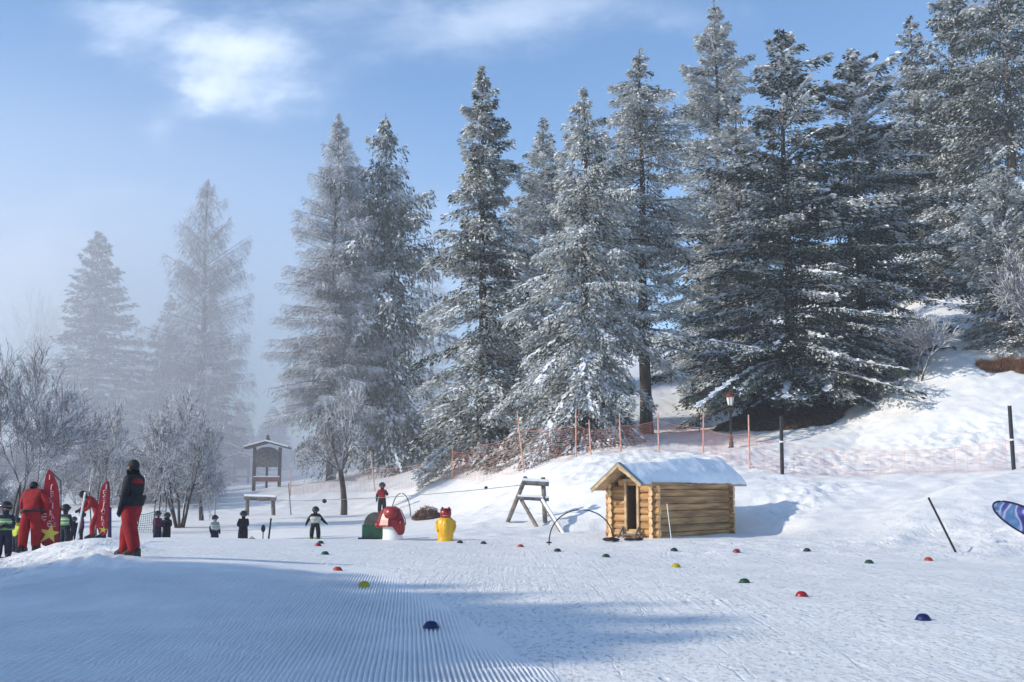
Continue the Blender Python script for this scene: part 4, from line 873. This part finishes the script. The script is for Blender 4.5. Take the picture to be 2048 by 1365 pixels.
# ------------------------------------------------------------------ flags and banner
def flag(out, d, pxp, pyb, label, star, seed, glyphs):
    P = [at(a, b_, d) for a, b_ in out]; org = onground(pxp, d, pyb); root = empty('feather_flag', org); tag(root, label, 'flag', 'red feather flags')
    vs = [p - org for p in P]; cxm = sum(v_.x for v_ in vs) / len(vs)
    n = len(vs); V = [Vector((v_.x, (v_.x - cxm) * .3 - .006, v_.z)) for v_ in vs] + [Vector((v_.x, (v_.x - cxm) * .3 + .006, v_.z)) for v_ in vs]
    me = bmesh.new(); bv_ = [me.verts.new(v_) for v_ in V]; me.faces.new(bv_[:n]); me.faces.new(bv_[n:][::-1])
    for i_ in range(n): me.faces.new((bv_[i_], bv_[n + i_], bv_[n + (i_ + 1) % n], bv_[(i_ + 1) % n]))
    m2 = bpy.data.meshes.new('cloth'); me.to_mesh(m2); me.free(); m2.materials.append(mat('flag_cloth', (.40, .010, .022), .55, .15, 4, .03, 5)); o = bpy.data.objects.new('cloth', m2); COL.objects.link(o); o.parent = root
    fy = lambda x_, z_: (x_ - cxm) * .3 - .016
    mb = MB(); xr = max(v_.x for v_ in vs); zt = max(v_.z for v_ in vs)
    mb.tube([(xr, .03, -.15), (xr, .03, zt * .55), (xr - .03, .02, zt * .85), ([v_.x for v_ in vs if v_.z == zt][0], .02, zt)], .014, 6); mb.build('flag_pole', M_iron, root)
    mb = MB(); rg = random.Random(seed)
    for (gx, gz, kind, sc_) in glyphs:      # pale letter strokes, each (px, py)
        c = at(gx, gz, d) - org
        shp = {'e': [(-1, 0), (1, .1), (.8, .8), (0, 1), (-.9, .7), (-1, -.4), (-.2, -1), (.8, -.8)], 's': [(.8, .8), (0, 1), (-.8, .6), (-.3, .1), (.5, -.2), (.8, -.7), (0, -1), (-.8, -.8)], 'f': [(.7, .9), (.1, .8), (0, 0), (-.1, -1)], 'i': [(0, 1), (.05, -1)], 'o': [(0, 1), (.8, .3), (.6, -.8), (-.4, -.9), (-.8, 0), (0, 1)], 'k': [(-.5, 1), (-.5, -1), (-.4, 0), (.7, .8), (-.4, 0), (.8, -1)]}[kind]
        mb.tube([(c.x + a * sc_ * .6, fy(c.x + a * sc_ * .6, c.z + b_ * sc_), c.z + b_ * sc_) for a, b_ in shp], sc_ * .22, 5)
    mb.build('lettering', mat('flag_letters', (.70, .42, .42), .6), o)
    if star:
        c = at(*star[:2], d) - org; mb = MB(); pts = []
        for i_ in range(10):
            r0_ = star[2] * (1 if i_ % 2 == 0 else .40) * (1.25 if i_ in (2, 4) else 1); th = math.pi / 2 + i_ * math.pi / 5 - .15
            pts.append((c.x + r0_ * math.cos(th), 0, c.z + r0_ * math.sin(th)))
        pts = [(a, fy(a, z_) - .004, z_) for a, _, z_ in pts]; mb.add(pts + [(c.x, fy(c.x, c.z) - .006, c.z)], [(i_, (i_ + 1) % 10, 10) for i_ in range(10)]); mb.build('star', mat('flag_star', star[3], .6), o)
flag([(97, 940), (94, 948), (91, 962), (88, 985), (85, 1010), (80, 1035), (77, 1058), (79, 1078), (86, 1090), (98, 1097), (110, 1097), (116, 1092), (118, 1065), (118, 1020), (117, 990), (113, 968), (106, 950), (101, 942)], 27.3, 117, 1100, 'taller red feather flag with pale writing and a yellow star, beside the bent instructor', (100, 1068, .24, (.70, .58, .10)), 1,
     [(100, 955, 'i', .06), (103, 975, 'f', .07), (104, 988, 'e', .06), (101, 1000, 's', .06), (105, 1012, 'i', .08), (102, 1026, 'k', .07), (90, 1034, 'e', .08), (105, 1038, 'o', .06), (99, 1048, 'e', .07), (108, 1050, 's', .05)])
flag([(215, 962), (210, 965), (205, 973), (201, 988), (198, 1010), (196, 1040), (198, 1066), (206, 1071), (213, 1068), (216, 1050), (218, 1020), (219, 985), (218, 965)], 31, 218, 1072, 'smaller red feather flag with orange foot, beside the leaning instructor', (207, 1060, .10, (.75, .22, .04)), 2,
     [(213, 974, 'i', .07), (210, 985, 'e', .06), (209, 997, 's', .07), (208, 1010, 'f', .08), (207, 1023, 'o', .08), (206, 1037, 'k', .07), (207, 1048, 'e', .05)])
pole('padded_post', 220, 1018, 220, 1070, 32, .045, mat('purple_pad', (.035, .015, .10), .6, .1, 6), 'purple padded post right behind the smaller red flag', 'post')
# pop-up banner, leaning in the snow at the right edge
cB = at(2062, 1047, 26.5); bn_ = empty('popup_banner', onground(2062, 26.5, 1090)); tag(bn_, 'blue and purple oval pop-up banner cut by the right photo edge', 'banner')
mb = MB(); a1_, b1_ = .98, .30; th = R(-27); n = 40; off = cB - bn_.location
def el(t, k=1.0, y_=0): 
    x_, z_ = a1_ * k * math.cos(t), b1_ * k * math.sin(t) * (1 - .0 * math.cos(t)); return Vector((x_ * math.cos(th) - z_ * math.sin(th), y_ + .10 * (1 - k), x_ * math.sin(th) + z_ * math.cos(th))) + off
M_ban = bpy.data.materials.new('banner_print'); M_ban.use_nodes = True; T = NT(M_ban.node_tree); tcn = T.n('ShaderNodeTexCoord')
rp = T.n('ShaderNodeValToRGB'); T.l(T.noise(tcn.outputs['Object'], 2.2, 0, .4, .8), rp.inputs[0]); cr = rp.color_ramp; cr.interpolation = 'EASE'
for i_, (p_, c_) in enumerate(((.32, (.02, .03, .18)), (.45, (.12, .10, .40)), (.52, (.55, .58, .72)), (.62, (.10, .22, .42)), (.75, (.40, .55, .68)))):
    e_ = cr.elements[i_] if i_ < 2 else cr.elements.new(p_); e_.position = p_; e_.color = (*c_, 1)
T.l(rp.outputs[0], M_ban.node_tree.nodes['Principled BSDF'].inputs['Base Color'])
ringk = [1.0, .75, .5, .25]; vs = [el(2 * math.pi * j / n, k, 0) for k in ringk for j in range(n)] + [el(0, 0)]
fs = [(i_ * n + j, i_ * n + (j + 1) % n, (i_ + 1) * n + (j + 1) % n, (i_ + 1) * n + j) for i_ in range(3) for j in range(n)] + [(3 * n + j, 3 * n + (j + 1) % n, 4 * n) for j in range(n)]
mb.add(vs, fs, 0, True); mb.build('banner_cloth', M_ban, bn_)
mb = MB(); mb.tube([el(2 * math.pi * j / n) for j in range(n + 1)], .022, 7); mb.build('banner_rim', mat('dark_blue_rim', (.012, .012, .05), .5), bn_)
mb = MB(); mb.tube([el(-.5), el(-.5) + Vector((.1, .3, -.45))], .015, 6); mb.tube([el(-.9), el(-.9) + Vector((.05, .25, -.5))], .015, 6); mb.build('stake', M_iron, bn_)
# shovel and bag by the children
b = onground(526, 37.5, 1075); sh = empty('shovel', b); tag(sh, 'small dark shovel stuck upright in the snow beside a short pole', 'shovel')
mb = MB(); mb.tube([(0, 0, -.1), (0, 0, .36)], .018, 7); mb.build('shaft', M_iron, sh)
mb = MB(); mb.ell((0, 0, .46), (.075, .02, .13), 12); mb.build('blade', M_iron, sh)
b = onground(505, 37, 1075); bg_ = empty('bag', b); tag(bg_, 'small dark bag lying on the snow right of the child in black', 'bag')
mb = MB(); mb.ell((0, 0, .06), (.15, .1, .09), 12); mb.ell((-.07, -.02, .10), (.06, .06, .05), 10); mb.build('bag_body', M_bcloth, bg_); mb = MB(); mb.tube([(-.1, 0, .1), (-.03, 0, .2), (.06, 0, .12)], .012, 6); mb.build('strap', M_black, bg_)

# ------------------------------------------------------------------ people
def seg_dist(p, a, b):
    ab = b - a; t = np.clip(((p - a) @ ab) / max(ab @ ab, 1e-9), 0, 1); return np.linalg.norm(p - (a + t[:, None] * ab), axis=1)
BASE = dict(pelvis=(0, 0, .52), waist=(0, 0, .60), chest=(0, 0, .72), neck=(0, 0, .83), head=(0, -.008, .905), crown=(0, .0, .955),
    shL=(.105, 0, .79), elL=(.155, .01, .63), wrL=(.165, -.03, .49), haL=(.165, -.045, .45), shR=(-.105, 0, .79), elR=(-.155, .01, .63), wrR=(-.165, -.03, .49), haR=(-.165, -.045, .45),
    hiL=(.055, 0, .49), knL=(.07, -.02, .28), anL=(.075, 0, .06), toL=(.085, -.085, .025), hiR=(-.055, 0, .49), knR=(-.07, -.02, .28), anR=(-.075, 0, .06), toR=(-.085, -.085, .025))
RAD = dict(pelvis=(.088, .068), waist=(.078, .060), chest=(.095, .066), neck=(.036, .036), head=(.052, .060), crown=(.036, .042), sh=(.046, .046), el=(.036, .036), wr=(.028, .028), ha=(.022, .018), hi=(.056, .058), kn=(.048, .050), an=(.044, .046), to=(.028, .024))
BONES = [('pelvis', 'waist', 'top'), ('waist', 'chest', 'top'), ('chest', 'neck', 'top'), ('neck', 'head', 'skin'), ('head', 'crown', 'skin')]
for s_ in 'LR': BONES += [('chest', 'sh' + s_, 'top'), ('sh' + s_, 'el' + s_, 'arm'), ('el' + s_, 'wr' + s_, 'arm'), ('wr' + s_, 'ha' + s_, 'glove'), ('pelvis', 'hi' + s_, 'leg'), ('hi' + s_, 'kn' + s_, 'leg'), ('kn' + s_, 'an' + s_, 'leg'), ('an' + s_, 'to' + s_, 'boot')]
def person(base, H, rz, label, mats, pose={}, kid=False, hat='helmet', hatm=None, vest=None, skis=False, group=None, belt=False, yoke=None, fat=1.0, scarf=False, baggy=1.0, hem=None):
    J = {k: np.array(pose.get(k, v), float) for k, v in BASE.items()}
    hs = 1.62 if kid else 1.0
    if kid:
        for k in J:
            if k not in ('head', 'crown'): J[k] = J[k] * np.array([1.12, 1.1, .955])
        up_ = (J['head'] - J['neck']); J['neck'][2] -= .0; J['head'] = J['neck'] + up_ * 1.05; J['crown'] = J['head'] + (np.array(pose.get('crown', BASE['crown'])) - np.array(pose.get('head', BASE['head']))) * hs
    for k in J: J[k] = J[k] * H
    names = list(J); idx = {k: i_ for i_, k in enumerate(names)}
    me = bpy.data.meshes.new('skel'); me.from_pydata([tuple(J[k]) for k in names], [(idx[a], idx[b_]) for a, b_, _ in BONES], [])
    o = bpy.data.objects.new('skel', me); COL.objects.link(o); sk = o.modifiers.new('s', 'SKIN'); sk.use_smooth_shade = True; sb = o.modifiers.new('u', 'SUBSURF'); sb.levels = 2; sb.render_levels = 2
    if not me.skin_vertices: me.attributes.new  # layer is made by the modifier
    sv_ = me.skin_vertices[0].data if me.skin_vertices else None
    for k in names:
        r_ = RAD[k] if k in RAD else RAD[k[:2]]; f_ = H * (hs if k in ('head', 'crown') else 1.0) * (fat if k not in ('head', 'crown', 'neck') else 1) * (1.12 if kid and k not in ('head', 'crown') else 1) * (baggy if k[:2] in ('kn', 'an', 'hi') else 1)
        sv_[idx[k]].radius = (r_[0] * f_, r_[1] * f_); sv_[idx[k]].use_root = (k == 'pelvis')
    dg = bpy.context.evaluated_depsgraph_get(); dg.update(); em = bpy.data.meshes.new_from_object(o.evaluated_get(dg)); bpy.data.objects.remove(o)
    root = empty('person', base, rz); tag(root, label, 'person', group)
    body = bpy.data.objects.new('body', em); COL.objects.link(body); body.parent = root
    order = ['skin', 'top', 'arm', 'glove', 'leg', 'boot']; em.materials.clear()
    for k in order: em.materials.append(mats.get(k) or mats.get('top'))
    P = np.zeros(len(em.polygons) * 3); em.polygons.foreach_get('center', P); P = P.reshape(-1, 3)
    D = np.stack([seg_dist(P, J[a], J[b_]) / (RAD[a] if a in RAD else RAD[a[:2]])[0] for a, b_, _ in BONES]); w_ = D.argmin(0); mi = np.array([order.index(BONES[k][2]) for k in w_])
    mi[(mi == 5) & (P[:, 2] > min(J['anL'][2], J['anR'][2]) + .015 * H)] = 4; em.polygons.foreach_set('material_index', mi.astype(np.int32)); em.polygons.foreach_set('use_smooth', np.ones(len(mi), bool)); em.update()
    V3 = lambda k: Vector(J[k])
    hr = .058 * H * hs * 1.0; hc_ = (V3('head') + V3('crown')) / 2; hu = (V3('crown') - V3('head')).normalized(); rq = Vector((0, 0, 1)).rotation_difference(hu).to_matrix()
    hy = pose.get('headturn', 0); rq = rq @ Matrix.Rotation(hy, 3, 'Z')
    # face
    mb = MB(); fc = hc_ - hu * hr * .25
    mb.ell(fc + rq @ Vector((0, -hr * 1.0, -hr * .15)), (hr * .16, hr * .22, hr * .24), 8, 0)
    for s_ in (-1, 1):
        mb.ell(fc + rq @ Vector((s_ * hr * .36, -hr * .86, hr * .14)), (hr * .14, hr * .10, hr * .09), 8, 1)
        mb.ell(fc + rq @ Vector((s_ * hr * .95, hr * .05, 0)), (hr * .12, hr * .2, hr * .28), 8, 0)
    mb.ell(fc + rq @ Vector((0, -hr * .86, -hr * .55)), (hr * .28, hr * .10, hr * .06), 8, 2); mb.build('face', [mats['skin'], M_eye, mat('lips', (.30, .10, .09), .5)], root)
    # head cover
    if hat == 'helmet':
        mb = MB(); mb.ell(hc_ + hu * hr * .12 + rq @ Vector((0, hr * .10, 0)), (hr * 1.22, hr * 1.34, hr * 1.22), 16, 0, rq, zmin=-.45); hl_ = mb.build('helmet', hatm or M_black, root)
        mb = MB(); pts = [hc_ + hu * hr * .12 + rq @ Vector((1.18 * hr * math.sin(t), -1.22 * hr * math.cos(t), hr * .04)) for t in np.linspace(-1.2, 1.2, 11)]
        mb.tube(pts, hr * .26, 8); mb.build('goggles', M_goggle, hl_)
    elif hat == 'hair':
        mb = MB(); mb.ell(hc_ + hu * hr * .14 + rq @ Vector((0, hr * .14, 0)), (hr * 1.03, hr * 1.12, hr * 1.10), 16, 0, rq, zmin=-.55); mb.ell(hc_ - hu * hr * .10 + rq @ Vector((0, hr * .40, 0)), (hr * .92, hr * .72, hr * .62), 12, 0, rq); mb.build('hair', M_hair, root)
    else:
        mb = MB(); mb.ell(hc_ + hu * hr * .2 + rq @ Vector((0, hr * .1, 0)), (hr * 1.1, hr * 1.18, hr * 1.1), 16, 0, rq, zmin=-.3); mb.tube([hc_ + hu * hr * .1 + rq @ Vector((1.14 * hr * math.sin(t), -1.14 * hr * math.cos(t), 0)) for t in np.linspace(0, 6.2832, 17)], hr * .16, 6, cap=False); mb.build('beanie', hatm or M_black, root)
    # gloves: palm, four fingers, thumb
    for s_ in 'LR':
        w0, h0 = V3('wr' + s_), V3('ha' + s_); d0 = (h0 - w0).normalized(); side = d0.cross(Vector((1, 0, 0) if abs(d0.x) < .8 else (0, 1, 0))).normalized(); nrm = d0.cross(side)
        mb = MB(); g = .030 * H * (1.15 if kid else 1); mb.tube([w0 - d0 * g * .8, w0 + d0 * g * .3, h0 + d0 * g * .6], [g * .95, g * .85, g * .8], 10)
        for i_, fl in enumerate((.78, .95, .9, .7)):
            o_ = side * g * (-.66 + .44 * i_); p0 = h0 + d0 * g * .3 + o_; p1 = p0 + d0 * g * fl; p2 = p1 + (d0 * .7 + nrm * .6).normalized() * g * fl * .7
            mb.tube([p0, p1, p2], [g * .27, g * .25, g * .2], 6)
        t0 = w0 + d0 * g * .5 - side * g * .6; mb.tube([t0, t0 + (d0 * .5 - side * .8).normalized() * g * .9, t0 + (d0 * 1.0 - side * .6).normalized() * g * 1.5], [g * .3, g * .28, g * .2], 6)
        mb.build('glove', mats['glove'], root)
        # ski boots
        a_, t_ = V3('an' + s_), V3('to' + s_); fd = (t_ - a_); fd.z = 0; fd.normalize(); sd = fd.cross(Vector((0, 0, 1))); bw = .042 * H * (1.15 if kid else 1); gz = a_.z - .06 * H * (.955 if kid else 1)
        mb = MB(); vs = []
        for (l_, w_2, z0_, z1_) in ((-.055, .75, 0, .085), (-.02, 1.0, 0, .095), (.03, 1.0, 0, .085), (.095, 1.0, 0, .055), (.135, .7, .0, .04)):
            for sg, zz in ((-1, z0_), (-1, z1_), (1, z1_), (1, z0_)): vs.append(Vector((a_.x, a_.y, gz)) + fd * l_ * H + sd * sg * bw * w_2 * (.85 if zz else 1) + Vector((0, 0, zz * H)))
        fs = [(q_ * 4 + j_, q_ * 4 + (j_ + 1) % 4, q_ * 4 + 4 + (j_ + 1) % 4, q_ * 4 + 4 + j_) for q_ in range(4) for j_ in range(4)] + [(3, 2, 1, 0), (16, 17, 18, 19)]
        mb.add(vs, fs, 0, False); bo = mb.build('boot', mats['boot'], root); bm_ = bo.modifiers.new('b', 'BEVEL'); bm_.width = .006 * H; bm_.segments = 2
        if skis:
            mb = MB(); c0 = Vector((a_.x, a_.y, gz - .005)); pts = [c0 + fd * t * H + Vector((0, 0, .05 * H * max(0, (abs(t) - .38)) / .1)) for t in (-.42, -.38, 0, .38, .44, .5)]
            vs = []
            for p_ in pts: vs += [p_ - sd * bw * .8, p_ + sd * bw * .8, p_ + sd * bw * .8 + Vector((0, 0, .014)), p_ - sd * bw * .8 + Vector((0, 0, .014))]
            mb.add(vs, [(q_ * 4 + j_, q_ * 4 + (j_ + 1) % 4, q_ * 4 + 4 + (j_ + 1) % 4, q_ * 4 + 4 + j_) for q_ in range(5) for j_ in range(4)] + [(3, 2, 1, 0), (20, 21, 22, 23)]); mb.build('ski', M_neon, root)
    def shell(nm, m_, z0k, z1k, k_=1.12, t0=0.0, t1=1.0, bands=()):
        A, B, C = V3('pelvis'), V3('chest'), V3('neck'); mb = MB(); n = 20; rows = 12; vs = []
        for i_ in range(rows + 1):
            t = t0 + (t1 - t0) * i_ / rows
            c = A.lerp(B, t / .75) if t < .75 else B.lerp(C, (t - .75) / .25 * .55)
            sh_ = 1 - .25 * max(0, t - .8) / .2
            rx = (.098 + .022 * math.sin(min(1, t) * 2.6)) * H * fat * k_ * sh_ * (1.12 if kid else 1); ry = (.078 + .01 * math.sin(t * 3)) * H * fat * k_ * sh_ * (1.12 if kid else 1)
            for j in range(n):
                th = 2 * math.pi * j / n; w2 = 1 + .03 * math.sin(th * 5 + i_); vs.append(c + Vector((rx * math.cos(th) * w2, ry * math.sin(th) * w2, 0)))
        fs = [(i_ * n + j, i_ * n + (j + 1) % n, (i_ + 1) * n + (j + 1) % n, (i_ + 1) * n + j) for i_ in range(rows) for j in range(n)]
        mb.add(vs, fs, 0, True)
        for bi in bands:
            for f_i in range(bi * n, (bi + 1) * n): mb.m[f_i] = 1
        return mb.build(nm, [m_, M_refl], root)
    if vest: shell('vest', vest, 0, 1, 1.02, .12, .98, bands=(3, 8))
    if hem: shell('jacket_hem', hem, 0, 1, 1.16, -.02, .40)
    if belt: shell('belt', M_black, 0, 1, 1.10, .02, .16)
    if yoke: shell('yoke', yoke, 0, 1, 1.05, .86, 1.08)
    if scarf: mb = MB(); mb.tube([V3('neck') + Vector((.05 * H * math.cos(t), .05 * H * math.sin(t) - .005, .0)) for t in np.linspace(0, 6.2832, 13)], .025 * H, 7, cap=False); mb.build('collar', scarf, root)
    return root
def mt(top, leg, arm=None, glove=None, boot=None): return dict(skin=M_skin, top=top, arm=arm or top, leg=leg, glove=glove or M_black, boot=boot or M_black)
# the standing instructor
pm = dict(BASE); pm.update(head=(0, -.012, .90), crown=(0, -.006, .955), headturn=R(-8), elL=(.135, .02, .63), wrL=(.125, -.035, .50), haL=(.12, -.055, .455), elR=(-.15, -.03, .64), wrR=(-.12, -.12, .55), haR=(-.10, -.15, .53),
   knL=(.06, .045, .28), anL=(.07, .125, .06), toL=(.085, .04, .025), knR=(-.075, -.115, .29), anR=(-.075, -.125, .06), toR=(-.085, -.23, .025), chest=(0, .02, .72), neck=(0, .005, .83), shL=(.1, .015, .79), shR=(-.1, .015, .79))
mm = onground(259, 21.4, 1117); pe = person(mm, zpix(921, 21.4) - mm.z + .02, R(-112), 'tall dark-haired man in black jacket and wide red trousers standing on the snow rim', mt(M_bcloth, M_rcloth, M_bcloth), pm, hat='hair', yoke=M_rcloth, fat=1.14, baggy=1.4, hem=M_bcloth)
# bent instructor with the black belt, back to the camera
p2 = dict(BASE); p2.update(chest=(-.01, -.03, .71), neck=(.012, -.075, .81), head=(.05, -.13, .845), crown=(.06, -.155, .885), shL=(.11, -.05, .77), shR=(-.10, -.05, .79), elL=(.17, -.08, .64), wrL=(.20, -.15, .52), haL=(.21, -.19, .49), elR=(-.20, -.02, .67), wrR=(-.15, -.09, .56), haR=(-.12, -.12, .55), knL=(.09, -.01, .28), anL=(.10, .0, .06), toL=(.11, -.09, .025), anR=(-.09, .0, .06), knR=(-.085, 0, .28))
b = onground(57, 27, 1118); person(b, 1.80, R(176), 'instructor in all red seen from behind, bending over with a black belt bag', mt(M_rcloth, M_rcloth), p2, hat='hair', belt=True, fat=1.28, baggy=1.15)
# leaning instructor
p3 = dict(BASE); p3.update(pelvis=(0, .06, .50), waist=(0, .02, .58), chest=(0, -.07, .68), neck=(0, -.14, .76), head=(0, -.20, .80), crown=(0, -.245, .83), shL=(.10, -.10, .74), shR=(-.10, -.10, .74), elL=(.15, -.12, .60), wrL=(.12, -.22, .52), haL=(.11, -.26, .50), elR=(-.15, -.14, .60), wrR=(-.11, -.24, .53), haR=(-.10, -.28, .51), hiL=(.055, .06, .47), hiR=(-.055, .06, .47), knL=(.08, -.05, .27), anL=(.10, -.05, .06), toL=(.11, -.14, .025), knR=(-.08, .10, .27), anR=(-.09, .20, .06), toR=(-.10, .12, .025))
b = onground(186, 36, 1085); person(b, 1.72, R(-55), 'instructor in red leaning forward in mid-step beside the smaller flag', mt(M_rcloth, M_rcloth), p3, hat='beanie', fat=1.15)
GK = 'ski school children'
def kid(px, d, ptop, rz, label, mats_, H=None, **kw):
    kw['fat'] = kw.get('fat', 1.0) * 1.38
    b = onground(px, d, 1070); h_ = zpix(ptop, d) - b.z if H is None else H
    return person(b, h_, R(rz), label, mats_, kid=True, group=GK, **kw)
arms_fwd = dict(elL=(.13, -.06, .62), wrL=(.07, -.13, .62), haL=(.03, -.15, .63), elR=(-.13, -.06, .62), wrR=(-.07, -.13, .62), haR=(-.03, -.15, .63))
kid(9, 26.6, 1010, 15, 'child in dark clothes and green banded vest at the left photo edge', mt(M_navy, M_navy), vest=M_hivis, pose=dict(arms_fwd))
kid(34, 28.2, 1040, -30, 'child with neon yellow top half hidden by the bending instructor', mt(M_neon, M_navy), vest=None)
kid(129, 31.5, 1014, 165, 'child in navy with grey-green vest standing right of the taller flag', mt(M_navy, M_navy), vest=M_hivis)
kid(147, 33, 1037, 20, 'small dark child right behind the pale leaning pole', mt(M_bcloth, M_bcloth))
kid(163, 34.5, 1028, -70, 'child in plum-coloured coat beside the leaning instructor', mt(M_purple, M_bcloth))
hug = dict(elR=(-.12, -.07, .63), wrR=(-.04, -.14, .62), haR=(0, -.16, .62), elL=(.15, -.05, .64), wrL=(.12, -.13, .60), haL=(.09, -.16, .60))
kid(314, 40.3, 1026, 60, 'child in plum and grey jacket, left one of two hugging children', mt(M_purple, M_navy), pose=dict(hug), vest=None, fat=1.15)
kid(333, 40.6, 1029, -10, 'child all in black, right one of two hugging children', mt(M_bcloth, M_bcloth), pose=dict(hug), fat=1.1)
kid(429, 40.5, 1034, 50, 'child in pale vest turned right, below the thin grey pole', mt(M_greyv, M_navy, M_navy), vest=M_greyv, fat=1.1)
kid(486, 40.5, 1026, 0, 'child in black jacket facing the camera, hands together at the chest', mt(M_bcloth, M_bcloth), pose=dict(arms_fwd), fat=1.15)
ski = dict(pelvis=(.0, .02, .50), chest=(.0, -.02, .71), neck=(0, -.04, .81), head=(0, -.06, .88), crown=(0, -.065, .93), elR=(-.19, -.02, .66), wrR=(-.25, -.02, .52), haR=(-.26, -.02, .48), elL=(.19, -.03, .66), wrL=(.29, -.05, .55), haL=(.32, -.06, .52), anL=(.10, 0, .06), toL=(.08, -.085, .025), anR=(-.10, 0, .06), toR=(-.08, -.085, .025), knL=(.09, -.03, .28), knR=(-.09, -.03, .28))
kid(630, 34.0, 1016, 12, 'skiing child in black with pale vest and arms spread wide', mt(M_bcloth, M_bcloth), pose=ski, vest=M_greyv, skis=True)
kid(763, G(763, 1027, 46), 969, 10, 'child in black and dark red jacket standing higher up the slope, alone', mt(M_rcloth, M_bcloth, M_bcloth), pose=dict(elL=(.16, -.04, .66), wrL=(.10, -.12, .72), haL=(.07, -.15, .75)), vest=None)

# ------------------------------------------------------------------ haze
mh = bpy.data.materials.new('haze'); mh.use_nodes = True; T = NT(mh.node_tree); mh.node_tree.nodes.clear()
pv = T.n('ShaderNodeVolumePrincipled'); pv.inputs['Color'].default_value = (.93, .95, 1, 1); pv.inputs['Density'].default_value = .0008; pv.inputs['Anisotropy'].default_value = .25
ou = T.n('ShaderNodeOutputMaterial'); T.l(pv.outputs[0], ou.inputs['Volume'])
mb = MB(); ZT = 52; mb.box(((GX0 + GX1) / 2, (GY0 + GY1) / 2, (ZT - 8) / 2), (GX1 - GX0 + 4, GY1 - GY0 + 4, ZT + 8))
hb = mb.build('haze', mh); tag(hb, kind='stuff')
# denser bank of mist lying over the left part of the slope
mf = bpy.data.materials.new('mist'); mf.use_nodes = True; T = NT(mf.node_tree); mf.node_tree.nodes.clear()
pv = T.n('ShaderNodeVolumePrincipled'); pv.inputs['Color'].default_value = (.93, .95, 1, 1); pv.inputs['Anisotropy'].default_value = .25
tcn = T.n('ShaderNodeTexCoord'); vl = T.n('ShaderNodeVectorMath', operation='LENGTH'); T.l(tcn.outputs['Object'], vl.inputs[0])
T.l(T.m('MULTIPLY', T.ramp(T.m('MULTIPLY', vl.outputs['Value'], -1), -1.0, -.25), .024), pv.inputs['Density'])
ou = T.n('ShaderNodeOutputMaterial'); T.l(pv.outputs[0], ou.inputs['Volume'])
mb = MB(); mb.ell((0, 0, 0), (1, 1, 1), 40); fo = mb.build('mist', mf); fo.location = (-47, 112, 4); fo.scale = (76, 74, 44); tag(fo, kind='stuff')
